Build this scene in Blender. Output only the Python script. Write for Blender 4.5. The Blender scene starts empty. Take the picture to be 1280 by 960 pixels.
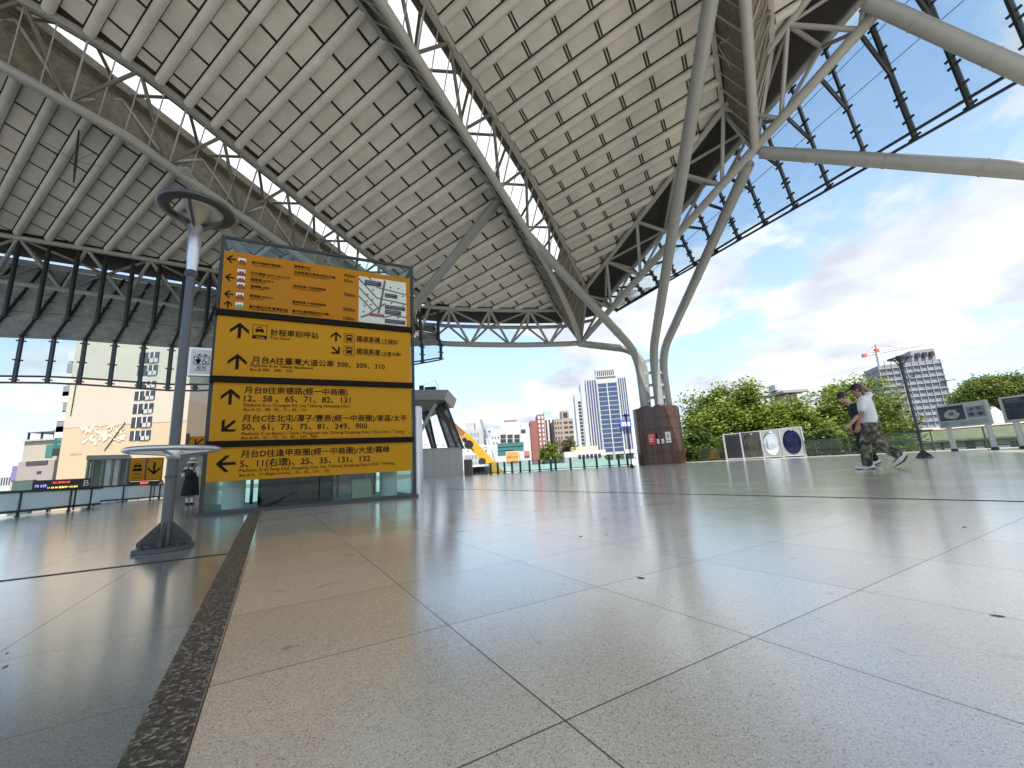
import bpy, bmesh, math, random
from math import sin, cos, tan, atan2, radians, pi, hypot, sqrt
from mathutils import Vector, Matrix
random.seed(7)
SC = bpy.context.scene
COL = SC.collection
# ------------------------------------------------------------------ camera
FPX, PITCH, ROLL, CH = 516.6, 0.19782, 0.06207, 0.47
_f = Vector((0, cos(PITCH), sin(PITCH))); _r0 = Vector((1, 0, 0)); _u0 = _r0.cross(_f)
_r = _r0 * cos(ROLL) - _u0 * sin(ROLL); _u = _u0 * cos(ROLL) + _r0 * sin(ROLL)
CAMP = Vector((0, 0, CH))
cd = bpy.data.cameras.new('camera'); cam = bpy.data.objects.new('camera', cd); COL.objects.link(cam)
cd.sensor_width = 36; cd.lens = FPX / 1280 * 36; cd.clip_start = 0.02; cd.clip_end = 6000
cam.matrix_world = Matrix(((_r.x, _u.x, -_f.x, 0), (_r.y, _u.y, -_f.y, 0), (_r.z, _u.z, -_f.z, CH), (0, 0, 0, 1)))
SC.camera = cam
# ------------------------------------------------------------------ sky, sun, exposure
SUN_EL, SUN_AZ = radians(62), radians(180)          # azimuth clockwise from +Y, where the sun stands
W = bpy.data.worlds.new('World'); SC.world = W; W.use_nodes = True
SC.view_settings.view_transform = 'Standard'; SC.view_settings.look = 'None'
SC.view_settings.gamma = 1; SC.view_settings.use_curve_mapping = False
SC.view_settings.exposure = 1.72
SKY_STRENGTH = 0.1
sl = bpy.data.lights.new('sun', 'SUN'); so = bpy.data.objects.new('sun', sl); COL.objects.link(so)
sl.energy = 2.6; sl.angle = radians(0.5); sl.color = (1, 0.95, 0.87)
_sd = Vector((sin(SUN_AZ) * cos(SUN_EL), cos(SUN_AZ) * cos(SUN_EL), sin(SUN_EL)))
so.rotation_euler = _sd.to_track_quat('Z', 'Y').to_euler(); so.location = _sd * 60
def build_world():
    nt = W.node_tree; N = nt.nodes; L = nt.links; N.clear()
    out = N.new('ShaderNodeOutputWorld'); bg = N.new('ShaderNodeBackground')
    sky = N.new('ShaderNodeTexSky'); sky.sky_type = 'NISHITA'; sky.sun_disc = False
    sky.sun_elevation = SUN_EL; sky.sun_rotation = SUN_AZ
    sky.air_density = 1.0; sky.dust_density = 0.6; sky.ozone_density = 2.0
    tc = N.new('ShaderNodeTexCoord')
    sep = N.new('ShaderNodeSeparateXYZ'); L.new(tc.outputs['Generated'], sep.inputs[0])
    # project the direction on a cloud layer
    mz = N.new('ShaderNodeMath'); mz.operation = 'MAXIMUM'; mz.inputs[1].default_value = 0.0; L.new(sep.outputs[2], mz.inputs[0])
    ad = N.new('ShaderNodeMath'); ad.operation = 'ADD'; ad.inputs[1].default_value = 0.22; L.new(mz.outputs[0], ad.inputs[0])
    vx = N.new('ShaderNodeMath'); vx.operation = 'DIVIDE'; L.new(sep.outputs[0], vx.inputs[0]); L.new(ad.outputs[0], vx.inputs[1])
    vy = N.new('ShaderNodeMath'); vy.operation = 'DIVIDE'; L.new(sep.outputs[1], vy.inputs[0]); L.new(ad.outputs[0], vy.inputs[1])
    cb = N.new('ShaderNodeCombineXYZ'); L.new(vx.outputs[0], cb.inputs[0]); L.new(vy.outputs[0], cb.inputs[1])
    mp = N.new('ShaderNodeMapping'); mp.inputs['Location'].default_value = (3.4, 1.7, 0); L.new(cb.outputs[0], mp.inputs[0])
    n1 = N.new('ShaderNodeTexNoise'); n1.inputs['Scale'].default_value = 0.95; n1.inputs['Detail'].default_value = 9; n1.inputs['Roughness'].default_value = 0.56
    n1.inputs['Distortion'].default_value = 0.25
    L.new(mp.outputs[0], n1.inputs[0])
    # more cloud to the right of the view, less on the left
    bias = N.new('ShaderNodeMapRange'); bias.inputs[1].default_value = -0.6; bias.inputs[2].default_value = 0.75
    bias.inputs[3].default_value = -0.10; bias.inputs[4].default_value = 0.10; L.new(sep.outputs[0], bias.inputs[0])
    s1 = N.new('ShaderNodeMath'); s1.operation = 'ADD'; L.new(n1.outputs[0], s1.inputs[0]); L.new(bias.outputs[0], s1.inputs[1])
    cr = N.new('ShaderNodeValToRGB'); cr.color_ramp.elements[0].position = 0.48; cr.color_ramp.elements[1].position = 0.555
    cr.color_ramp.interpolation = 'EASE'
    L.new(s1.outputs[0], cr.inputs[0])
    # cloud shade
    n2 = N.new('ShaderNodeTexNoise'); n2.inputs['Scale'].default_value = 2.1; n2.inputs['Detail'].default_value = 5
    mp2 = N.new('ShaderNodeMapping'); mp2.inputs['Location'].default_value = (9.1, 4.2, 0); L.new(cb.outputs[0], mp2.inputs[0]); L.new(mp2.outputs[0], n2.inputs[0])
    cc = N.new('ShaderNodeValToRGB'); cc.color_ramp.elements[0].position = 0.36; cc.color_ramp.elements[1].position = 0.62
    cc.color_ramp.elements[0].color = (2.2, 2.42, 2.75, 1); cc.color_ramp.elements[1].color = (3.7, 3.78, 3.85, 1)
    L.new(n2.outputs[0], cc.inputs[0])
    # pale haze low over the horizon
    hz = N.new('ShaderNodeMapRange'); hz.inputs[1].default_value = 0.0; hz.inputs[2].default_value = 0.75
    hz.inputs[3].default_value = 0.66; hz.inputs[4].default_value = 0.06; L.new(mz.outputs[0], hz.inputs[0])
    mh = N.new('ShaderNodeMixRGB'); L.new(hz.outputs[0], mh.inputs[0]); L.new(sky.outputs[0], mh.inputs[1]); mh.inputs[2].default_value = (2.35, 2.95, 3.4, 1)
    mx = N.new('ShaderNodeMixRGB'); L.new(cr.outputs[0], mx.inputs[0]); L.new(mh.outputs[0], mx.inputs[1]); L.new(cc.outputs[0], mx.inputs[2])
    L.new(mx.outputs[0], bg.inputs[0]); bg.inputs[1].default_value = SKY_STRENGTH
    L.new(bg.outputs[0], out.inputs[0])
build_world()
SC.cycles.max_bounces = 8; SC.cycles.transparent_max_bounces = 24; SC.cycles.diffuse_bounces = 5
SC.cycles.use_denoising = True; SC.cycles.caustics_reflective = False; SC.cycles.caustics_refractive = False
SC.cycles.sample_clamp_indirect = 6

# ------------------------------------------------------------------ sight lines used to survey the place from the photograph
def ray(x, y): return (_r * ((x - 640) / FPX) - _u * ((y - 480) / FPX) + _f)
def on_z(x, y, z=0.0):
    d = ray(x, y); return CAMP + d * ((z - CH) / d.z)
def at_y(x, y, Y):
    d = ray(x, y); return CAMP + d * (Y / d.y)
def on_v(x, y, P, n):
    d = ray(x, y); n = Vector((n[0], n[1], 0)); return CAMP + d * (((Vector(P) - CAMP).dot(n)) / d.dot(n))
# roof plane: u along the purlins, w along the spines
UX, UY, WX, WY = 0.8660254, -0.5, 0.5, 0.8660254
RA, RB, RC = 0.0084, -0.319, 22.0
def zr(x, y, dz=0): return RC + RA * x + RB * y + dz
def UW(u, w, dz=0):
    x, y = u * UX + w * WX, u * UY + w * WY
    return Vector((x, y, zr(x, y, dz)))
# ------------------------------------------------------------------ materials
MATS = {}
def mat(name, col=(.5, .5, .5), rough=.5, metal=0, var=0, vscale=3, bump=0, spec=None, emit=None, estr=0, streak=False, island=0):
    if name in MATS: return MATS[name]
    m = bpy.data.materials.new(name); m.use_nodes = True; nt = m.node_tree; b = nt.nodes['Principled BSDF']
    b.inputs['Base Color'].default_value = (*col, 1); b.inputs['Roughness'].default_value = rough; b.inputs['Metallic'].default_value = metal
    if spec is not None: b.inputs['Specular IOR Level'].default_value = spec
    if emit: b.inputs['Emission Color'].default_value = (*emit, 1); b.inputs['Emission Strength'].default_value = estr
    N, L = nt.nodes, nt.links
    src = None
    if var:
        tc = N.new('ShaderNodeTexCoord'); mp = N.new('ShaderNodeMapping'); L.new(tc.outputs['Object'], mp.inputs[0])
        if streak: mp.inputs['Scale'].default_value = (1, 1, .12)
        no = N.new('ShaderNodeTexNoise'); no.inputs['Scale'].default_value = vscale; no.inputs['Detail'].default_value = 7; no.inputs['Roughness'].default_value = .62
        L.new(mp.outputs[0], no.inputs[0])
        mr = N.new('ShaderNodeMapRange'); mr.inputs[1].default_value = .3; mr.inputs[2].default_value = .7
        mr.inputs[3].default_value = 1 - var; mr.inputs[4].default_value = 1 + var * .5; L.new(no.outputs[0], mr.inputs[0])
        mx = N.new('ShaderNodeMixRGB'); mx.blend_type = 'MULTIPLY'; mx.inputs[0].default_value = 1; mx.inputs[1].default_value = (*col, 1)
        L.new(mr.outputs[0], mx.inputs[2]); src = mx.outputs[0]
        rr = N.new('ShaderNodeMapRange'); rr.inputs[3].default_value = max(0.02, rough - .12); rr.inputs[4].default_value = min(1, rough + .12)
        L.new(no.outputs[0], rr.inputs[0]); L.new(rr.outputs[0], b.inputs['Roughness'])
        if bump:
            bp = N.new('ShaderNodeBump'); bp.inputs['Strength'].default_value = bump; bp.inputs['Distance'].default_value = .02
            L.new(no.outputs[0], bp.inputs['Height']); L.new(bp.outputs[0], b.inputs['Normal'])
    if island:
        ge = N.new('ShaderNodeNewGeometry'); mr2 = N.new('ShaderNodeMapRange'); mr2.inputs[3].default_value = 1 - island; mr2.inputs[4].default_value = 1 + island * .6
        L.new(ge.outputs['Random Per Island'], mr2.inputs[0])
        mx2 = N.new('ShaderNodeMixRGB'); mx2.blend_type = 'MULTIPLY'; mx2.inputs[0].default_value = 1
        if src: L.new(src, mx2.inputs[1])
        else: mx2.inputs[1].default_value = (*col, 1)
        L.new(mr2.outputs[0], mx2.inputs[2]); src = mx2.outputs[0]
    if src: L.new(src, b.inputs['Base Color'])
    MATS[name] = m; return m
def glass(name, tint=(.75, .88, .86), refl=1.0, dirt_glare=0.0, dirt_glare_col=(.45, .45, .42), dscale=1.5):
    if name in MATS: return MATS[name]
    m = bpy.data.materials.new(name); m.use_nodes = True; nt = m.node_tree; N, L = nt.nodes, nt.links; N.clear()
    out = N.new('ShaderNodeOutputMaterial'); tr = N.new('ShaderNodeBsdfTransparent'); tr.inputs[0].default_value = (*tint, 1)
    gl = N.new('ShaderNodeBsdfGlossy'); gl.inputs['Roughness'].default_value = .03
    fr = N.new('ShaderNodeFresnel'); fr.inputs[0].default_value = 1.5
    mu = N.new('ShaderNodeMath'); mu.operation = 'MULTIPLY'; mu.inputs[1].default_value = refl; mu.use_clamp = True; L.new(fr.outputs[0], mu.inputs[0])
    mx = N.new('ShaderNodeMixShader'); L.new(mu.outputs[0], mx.inputs[0]); L.new(tr.outputs[0], mx.inputs[1]); L.new(gl.outputs[0], mx.inputs[2])
    last = mx.outputs[0]
    if dirt_glare:
        df = N.new('ShaderNodeBsdfDiffuse'); df.inputs[0].default_value = (*dirt_glare_col, 1)
        tc = N.new('ShaderNodeTexCoord'); no = N.new('ShaderNodeTexNoise'); no.inputs['Scale'].default_value = dscale; no.inputs['Detail'].default_value = 8; no.inputs['Roughness'].default_value = .7
        L.new(tc.outputs['Object'], no.inputs[0])
        mr = N.new('ShaderNodeMapRange'); mr.inputs[1].default_value = .35; mr.inputs[2].default_value = .65; mr.inputs[3].default_value = dirt_glare * .55; mr.inputs[4].default_value = min(1, dirt_glare * 1.25)
        L.new(no.outputs[0], mr.inputs[0])
        m2 = N.new('ShaderNodeMixShader'); L.new(mr.outputs[0], m2.inputs[0]); L.new(last, m2.inputs[1]); L.new(df.outputs[0], m2.inputs[2]); last = m2.outputs[0]
    L.new(last, out.inputs[0]); MATS[name] = m; return m
def frosted():
    m = bpy.data.materials.new('frosted_glazing'); m.use_nodes = True; nt = m.node_tree; N, L = nt.nodes, nt.links; N.clear()
    out = N.new('ShaderNodeOutputMaterial'); t = N.new('ShaderNodeBsdfTranslucent'); t.inputs[0].default_value = (.78, .8, .8, 1)
    d = N.new('ShaderNodeBsdfDiffuse'); d.inputs[0].default_value = (.7, .7, .7, 1)
    mx = N.new('ShaderNodeMixShader'); mx.inputs[0].default_value = .15; L.new(t.outputs[0], mx.inputs[1]); L.new(d.outputs[0], mx.inputs[2]); L.new(mx.outputs[0], out.inputs[0]); return m
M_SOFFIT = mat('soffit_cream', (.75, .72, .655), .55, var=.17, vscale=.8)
M_SOFFIT_SHADED = mat('soffit_shaded', (.58, .57, .52), .55, var=.17, vscale=.8)  # cream soffit greyed, dimmer light of the right bays put into the colour
M_STEEL = mat('white_painted_steel', (.38, .375, .35), .38, var=.07, vscale=2)
M_GREYPIPE = mat('grey_painted_steel', (.29, .30, .285), .34, var=.07, vscale=1.5)
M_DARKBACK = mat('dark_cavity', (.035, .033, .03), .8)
M_SPINE = mat('spine_steel_silhouette', (.15, .15, .125), .45, var=.1)  # steel darkened so the webs read as silhouettes against the skylight
M_YELLOWTOP = mat('sign_orange_yellow', (.46, .185, .003), .5, var=.06, vscale=.9, spec=.2)
M_BROWN = mat('brown_mesh_panel', (.20, .175, .13), .7, var=.45, vscale=5)
M_BLACKSTEEL = mat('black_steel', (.022, .026, .027), .4)
M_DECKTOP = mat('roof_metal', (.55, .56, .56), .5, var=.1)
M_FROST = frosted()
M_GLASS = glass('clear_glass', (.72, .86, .84), 1.0, dirt_glare=.06, dirt_glare_col=(.6, .63, .6))
M_AWNGLASS = glass('awning_glass', (.90, .96, .97), .8, dirt_glare=.06, dirt_glare_col=(.7, .75, .75))
M_GREENGLASS = glass('green_glass', (.82, .92, .90), .6)
M_DIRTY = glass('dirty_glass', (.38, .40, .39), .6, dirt_glare=.66, dirt_glare_col=(.42, .43, .40), dscale=1.6)
M_ALU = mat('brushed_aluminium', (.6, .61, .62), .3, metal=.85, var=.06)
M_LAMPGREY = mat('lamp_grey', (.10, .107, .113), .36, metal=.5, var=.08)
M_DARKGREY = mat('dark_grey_paint', (.05, .055, .06), .45)
M_YELLOW = mat('sign_yellow', (.53, .255, .004), .5, var=.06, vscale=.9, spec=.2)
M_INK = mat('sign_ink', (.014, .008, .006), .6, spec=.1)
M_INKRED = mat('sign_ink_red', (.09, .012, .006), .6, spec=.1)
M_WHITE = mat('white_paint', (.8, .8, .78), .45, var=.05)
M_RED = mat('notice_red', (.55, .04, .05), .5)
M_GREEN = mat('icon_green', (.1, .35, .18), .5)
M_CONC = mat('concrete', (.42, .41, .38), .75, var=.25, vscale=1.6, bump=.1)
M_GRANITE = mat('brown_granite', (.085, .038, .026), .24, var=.35, vscale=6)
M_JOINT = mat('dark_joint', (.02, .018, .017), .8)

# ------------------------------------------------------------------ mesh helpers
class MB:
    def __init__(s): s.v = []; s.f = []; s.sm = []; s.mi = []; s.cur = 0
    def add(s, vs, fs, smooth=False):
        o = len(s.v); s.v += [Vector(p) for p in vs]
        for q in fs: s.f.append(tuple(i + o for i in q)); s.sm.append(smooth); s.mi.append(s.cur)
        return s
    def box(s, c, size, rz=0, ax=None):
        hx, hy, hz = size[0] / 2, size[1] / 2, size[2] / 2
        if ax is None: X, Y, Z = Vector((cos(rz), sin(rz), 0)), Vector((-sin(rz), cos(rz), 0)), Vector((0, 0, 1))
        else: X, Y, Z = ax
        c = Vector(c); P = [c + X * (a * hx) + Y * (b * hy) + Z * (d * hz) for d in (-1, 1) for b in (-1, 1) for a in (-1, 1)]
        return s.add(P, [(0, 2, 3, 1), (4, 5, 7, 6), (0, 1, 5, 4), (2, 6, 7, 3), (0, 4, 6, 2), (1, 3, 7, 5)])
    def bar(s, a, b, wd, ht, up=(0, 0, 1)):
        a, b = Vector(a), Vector(b); X = (b - a); l = X.length; X.normalize(); up = Vector(up)
        if abs(X.dot(up)) > .98: up = Vector((1, 0, 0))
        Y = up.cross(X).normalized(); Z = X.cross(Y)
        return s.box((a + b) / 2, (l, wd, ht), ax=(X, Y, Z))
    def tube(s, pts, r, n=10, caps=True):
        pts = [Vector(p) for p in pts]; k = len(pts)
        rs = r if isinstance(r, (list, tuple)) else [r] * k
        up = Vector((0, 0, 1)); rings = []
        t0 = (pts[1] - pts[0]).normalized()
        if abs(t0.dot(up)) > .95: up = Vector((1, 0, 0))
        nrm = (up - t0 * up.dot(t0)).normalized()
        for i in range(k):
            if i == 0: t = pts[1] - pts[0]
            elif i == k - 1: t = pts[-1] - pts[-2]
            else: t = (pts[i + 1] - pts[i]).normalized() + (pts[i] - pts[i - 1]).normalized()
            t.normalize(); nrm = (nrm - t * nrm.dot(t)).normalized(); bn = t.cross(nrm)
            rings.append([pts[i] + (nrm * cos(2 * pi * j / n) + bn * sin(2 * pi * j / n)) * rs[i] for j in range(n)])
        V = [p for R in rings for p in R]; F = []
        for i in range(k - 1):
            for j in range(n): F.append((i * n + j, i * n + (j + 1) % n, (i + 1) * n + (j + 1) % n, (i + 1) * n + j))
        s.add(V, F, True)
        if caps: s.add(rings[0], [tuple(range(n - 1, -1, -1))]); s.add(rings[-1], [tuple(range(n))])
        return s
    def lathe(s, c, prof, n=24, sx=1, sy=1):
        c = Vector(c); V = []; F = []
        for (r, z) in prof: V += [c + Vector((r * cos(2 * pi * j / n) * sx, r * sin(2 * pi * j / n) * sy, z)) for j in range(n)]
        for i in range(len(prof) - 1):
            for j in range(n): F.append((i * n + j, i * n + (j + 1) % n, (i + 1) * n + (j + 1) % n, (i + 1) * n + j))
        s.add(V, F, True)
        if prof[0] == prof[-1]: return s
        if prof[0][0] > 1e-4: s.add(V[:n], [tuple(range(n - 1, -1, -1))])
        if prof[-1][0] > 1e-4: s.add(V[-n:], [tuple(range(n))])
        return s
    def prism(s, poly, ext):
        poly = [Vector(p) for p in poly]; e = Vector(ext); n = len(poly)
        V = poly + [p + e for p in poly]
        return s.add(V, [tuple(range(n - 1, -1, -1)), tuple(range(n, 2 * n))] + [(i, (i + 1) % n, n + (i + 1) % n, n + i) for i in range(n)])
    def ell(s, c, rad, nu=12, nv=8, ax=None):
        c = Vector(c); V = []; F = []
        X, Y, Z = ax if ax else (Vector((1, 0, 0)), Vector((0, 1, 0)), Vector((0, 0, 1)))
        for i in range(1, nv):
            a = pi * i / nv
            for j in range(nu):
                b = 2 * pi * j / nu; V.append(c + X * (rad[0] * sin(a) * cos(b)) + Y * (rad[1] * sin(a) * sin(b)) + Z * (-rad[2] * cos(a)))
        V.append(c - Z * rad[2]); V.append(c + Z * rad[2]); k = (nv - 1) * nu
        for i in range(nv - 2):
            for j in range(nu): F.append((i * nu + j, i * nu + (j + 1) % nu, (i + 1) * nu + (j + 1) % nu, (i + 1) * nu + j))
        for j in range(nu): F.append((k, (j + 1) % nu, j)); F.append((k + 1, (nv - 2) * nu + j, (nv - 2) * nu + (j + 1) % nu))
        return s.add(V, F, True)
    def build(s, name, m, parent=None, bevel=0):
        off = WORLD_OF(parent) if parent is not None else Matrix()
        inv = off.inverted() if parent is not None else None
        me = bpy.data.meshes.new(name)
        me.from_pydata([tuple(inv @ p) if (inv is not None and not getattr(s, 'local', False)) else tuple(p) for p in s.v], [], s.f)
        me.polygons.foreach_set('use_smooth', s.sm)
        for q in (m if isinstance(m, (list, tuple)) else [m]): me.materials.append(q)
        me.polygons.foreach_set('material_index', s.mi)
        bm = bmesh.new(); bm.from_mesh(me); bmesh.ops.recalc_face_normals(bm, faces=bm.faces); bm.to_mesh(me); bm.free()
        me.update()
        o = bpy.data.objects.new(name, me); COL.objects.link(o)
        if parent is not None: o.parent = parent
        if bevel:
            b = o.modifiers.new('bevel', 'BEVEL'); b.width = bevel; b.segments = 2; b.limit_method = 'ANGLE'
        return o
def WORLD_OF(o):
    m = Matrix()
    while o is not None: m = o.matrix_basis @ m; o = o.parent
    return m
def local(mb): mb.local = True; return mb
def thing(name, label, cat, loc=(0, 0, 0), rz=0, group=None):
    o = bpy.data.objects.new(name, None); COL.objects.link(o); o.empty_display_size = .3
    o.location = loc; o.rotation_euler = (0, 0, rz); o['label'] = label; o['category'] = cat
    if group: o['group'] = group
    return o
def tag(o, label, cat, group=None):
    o['label'] = label; o['category'] = cat
    if group: o['group'] = group
    return o
def struct(o, kind='structure'): o['kind'] = kind; return o
def dup(root, loc, rz=None, label=None, group=None):
    def rec(o, par):
        c = o.copy(); COL.objects.link(c)
        if par is not None: c.parent = par
        for ch in list(o.children): rec(ch, c)
        return c
    r = rec(root, None); r.location = loc
    if rz is not None: r.rotation_euler = (0, 0, rz)
    if label: r['label'] = label
    if group: r['group'] = group
    return r
def clip(poly, hp):
    # poly of 2D tuples, hp list of (px,py,nx,ny) keep n.(q-p)<=0
    for (px, py, nx, ny) in hp:
        out = []; k = len(poly)
        for i in range(k):
            a, b = poly[i], poly[(i + 1) % k]
            da = (a[0] - px) * nx + (a[1] - py) * ny; db = (b[0] - px) * nx + (b[1] - py) * ny
            if da <= 0: out.append(a)
            if (da < 0 < db) or (db < 0 < da):
                t = da / (da - db); out.append((a[0] + t * (b[0] - a[0]), a[1] + t * (b[1] - a[1])))
        poly = out
        if len(poly) < 3: return []
    return poly
def text_mesh(s, weight=0.0):
    c = bpy.data.curves.new('t', 'FONT'); c.body = s; c.size = 1; c.offset = weight; c.resolution_u = 2
    o = bpy.data.objects.new('t', c); COL.objects.link(o)
    dg = bpy.context.evaluated_depsgraph_get(); me = bpy.data.meshes.new_from_object(o.evaluated_get(dg))
    V = [(v.co.x, v.co.y) for v in me.vertices]; F = [tuple(p.vertices) for p in me.polygons]
    bpy.data.objects.remove(o); bpy.data.curves.remove(c); bpy.data.meshes.remove(me)
    if not V: return [], []
    x0 = min(v[0] for v in V); x1 = max(v[0] for v in V)
    return [(v[0] - x0, v[1]) for v in V], F, x1 - x0
# ================================================================== SETTING: ground, deck
def floor_material():
    m = bpy.data.materials.new('terrazzo_tiles'); m.use_nodes = True; nt = m.node_tree; N, L = nt.nodes, nt.links; b = N['Principled BSDF']
    tc = N.new('ShaderNodeTexCoord')
    mp = N.new('ShaderNodeMapping'); mp.vector_type = 'TEXTURE'; mp.inputs['Location'].default_value = (.0601, .8821, 0)
    mp.inputs['Rotation'].default_value = (0, 0, radians(30.2)); mp.inputs['Scale'].default_value = (.6067, .6067, 1); L.new(tc.outputs['Object'], mp.inputs[0])
    sep = N.new('ShaderNodeSeparateXYZ'); L.new(mp.outputs[0], sep.inputs[0])
    def M(op, a, bb=None):
        n = N.new('ShaderNodeMath'); n.operation = op
        for i, q in enumerate((a, bb)):
            if q is None: continue
            if isinstance(q, (int, float)): n.inputs[i].default_value = q
            else: L.new(q, n.inputs[i])
        return n.outputs[0]
    def edge(o):
        fr = M('FRACT', M('ADD', o, .5)); return M('ABSOLUTE', M('SUBTRACT', fr, .5))
    d = M('MINIMUM', edge(sep.outputs[0]), edge(sep.outputs[1]))
    jn = M('LESS_THAN', d, .0032)
    fl = N.new('ShaderNodeCombineXYZ'); L.new(M('FLOOR', sep.outputs[0]), fl.inputs[0]); L.new(M('FLOOR', sep.outputs[1]), fl.inputs[1])
    wn = N.new('ShaderNodeTexWhiteNoise'); wn.noise_dimensions = '2D'; L.new(fl.outputs[0], wn.inputs[0])
    # speckle
    v1 = N.new('ShaderNodeTexVoronoi'); v1.inputs['Scale'].default_value = 380; L.new(tc.outputs['Object'], v1.inputs[0])
    sc1 = N.new('ShaderNodeSeparateColor'); L.new(v1.outputs['Color'], sc1.inputs[0])
    r1 = N.new('ShaderNodeValToRGB'); e = r1.color_ramp.elements
    e[0].position = .03; e[0].color = (.34, .30, .24, 1); e[1].position = .14; e[1].color = (.61, .55, .45, 1)
    q = e.new(.75); q.color = (.70, .645, .545, 1); q = e.new(.97); q.color = (.84, .80, .72, 1); L.new(sc1.outputs[0], r1.inputs[0])
    n2 = N.new('ShaderNodeTexNoise'); n2.inputs['Scale'].default_value = 1.1; n2.inputs['Detail'].default_value = 6; n2.inputs['Roughness'].default_value = .6; L.new(tc.outputs['Object'], n2.inputs[0])
    tone = M('ADD', M('MULTIPLY', wn.outputs['Value'], .17), M('ADD', M('MULTIPLY', n2.outputs[0], .34), .74))
    mu = N.new('ShaderNodeMixRGB'); mu.blend_type = 'MULTIPLY'; mu.inputs[0].default_value = 1; L.new(r1.outputs[0], mu.inputs[1]); L.new(tone, mu.inputs[2])
    # dried spills and scuffs
    n3 = N.new('ShaderNodeTexNoise'); n3.inputs['Scale'].default_value = 6.5; n3.inputs['Detail'].default_value = 6; n3.inputs['Distortion'].default_value = .6; L.new(tc.outputs['Object'], n3.inputs[0])
    sp = N.new('ShaderNodeMapRange'); sp.inputs[1].default_value = .665; sp.inputs[2].default_value = .74; L.new(n3.outputs[0], sp.inputs[0])
    ms = N.new('ShaderNodeMixRGB'); ms.inputs[2].default_value = (.16, .15, .14, 1); L.new(M('MULTIPLY', sp.outputs[0], .55), ms.inputs[0]); L.new(mu.outputs[0], ms.inputs[1])
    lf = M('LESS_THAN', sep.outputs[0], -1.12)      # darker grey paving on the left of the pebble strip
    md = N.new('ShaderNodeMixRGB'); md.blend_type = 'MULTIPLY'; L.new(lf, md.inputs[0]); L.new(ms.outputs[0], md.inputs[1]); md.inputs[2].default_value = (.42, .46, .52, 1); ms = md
    mj = N.new('ShaderNodeMixRGB'); mj.inputs[2].default_value = (.035, .03, .026, 1); L.new(jn, mj.inputs[0]); L.new(ms.outputs[0], mj.inputs[1])
    L.new(mj.outputs[0], b.inputs['Base Color'])
    ro = M('ADD', M('MULTIPLY', n2.outputs[0], .16), .11); ro = M('ADD', ro, M('MULTIPLY', jn, .5)); L.new(ro, b.inputs['Roughness'])
    b.inputs['IOR'].default_value = 1.85; b.inputs['Coat Weight'].default_value = .6; b.inputs['Coat Roughness'].default_value = .16; b.inputs['Coat IOR'].default_value = 1.6
    return m
g = MB(); g.box((0, 1400, -6.2), (7000, 7000, .4)); struct(g.build('street_ground', mat('street_asphalt', (.15, .15, .145), .85, var=.3, vscale=.05)))
DECK = [(-60, -40), (60, -40), (60, 2), (26.5, 4), (22.6, 15), (15.2, 34.2), (9.5, 35.6), (-6.5, 37.6), (-26, 40), (-26, 26), (-20.2, 23.4), (-18.0, 17.0), (-15.3, 15.2), (-13.0, 8.8), (-16, -2), (-60, -10)]
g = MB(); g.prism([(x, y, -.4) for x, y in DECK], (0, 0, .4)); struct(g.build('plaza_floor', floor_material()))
a, b_ = on_z(147, 960), on_z(311.8, 640); c_, d_ = on_z(226.7, 960), on_z(325.9, 640)
g = MB(); k1 = (a - b_) * .5; k2 = (c_ - d_) * .5
def lift_(p, z): return Vector((p.x, p.y, z))
g.prism([lift_(a + k1, .0005), lift_(c_ + k2, .0005), lift_(d_, .0005), lift_(b_, .0005)], (0, 0, .0035))
ms = bpy.data.materials.new('pebble_granite'); ms.use_nodes = True
def pebble(m):
    nt = m.node_tree; N, L = nt.nodes, nt.links; b = N['Principled BSDF']; tc = N.new('ShaderNodeTexCoord')
    v = N.new('ShaderNodeTexVoronoi'); v.inputs['Scale'].default_value = 125; L.new(tc.outputs['Object'], v.inputs[0])
    r = N.new('ShaderNodeValToRGB'); e = r.color_ramp.elements; e[0].position = 0; e[0].color = (.03, .025, .02, 1); e[1].position = 1; e[1].color = (.34, .31, .26, 1)
    q = e.new(.72); q.color = (.085, .072, .058, 1); sp = N.new('ShaderNodeSeparateColor'); L.new(v.outputs['Color'], sp.inputs[0]); L.new(sp.outputs[0], r.inputs[0]); L.new(r.outputs[0], b.inputs['Base Color'])
    b.inputs['Roughness'].default_value = .5; bp = N.new('ShaderNodeBump'); bp.inputs['Strength'].default_value = .5; bp.inputs['Distance'].default_value = .004; L.new(v.outputs['Distance'], bp.inputs['Height']); L.new(bp.outputs[0], b.inputs['Normal'])
pebble(ms); struct(g.build('paving_strip', ms))
def slot(p, q, w, name='drain_slot'):
    m_ = MB(); p, q = Vector((p[0], p[1], .002)), Vector((q[0], q[1], .002)); m_.bar(p, q, w, .003); return struct(m_.build(name, M_JOINT))
rs = random.Random(5); mk = MB()
for i in range(70):
    x, y = rs.uniform(-2.6, 5), rs.uniform(.9, 7); a = rs.random() * 6.3; l = rs.uniform(.003, .011) * (1 + .25 * y); w_ = l * rs.uniform(.2, .55); ca, sa = cos(a), sin(a)
    if rs.random() < .25: l *= 2.6; w_ *= .35
    P = [(l * cos(t) * (.8 + .4 * rs.random()), w_ * sin(t) * (.8 + .4 * rs.random())) for t in [q * pi / 4 for q in range(8)]]
    mk.prism([(x + u_ * ca - v_ * sa, y + u_ * sa + v_ * ca, .0008) for u_, v_ in P], (0, 0, .0012))
sm_ = mk.build('floor_stains', mat('stain_dark', (.11, .10, .09), .6)); sm_['kind'] = 'stuff'
slot((-1.9, 11.35), (5.1, .98), .022); slot((-5.2, 1.52), (-2.05, 3.02), .022)

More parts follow.
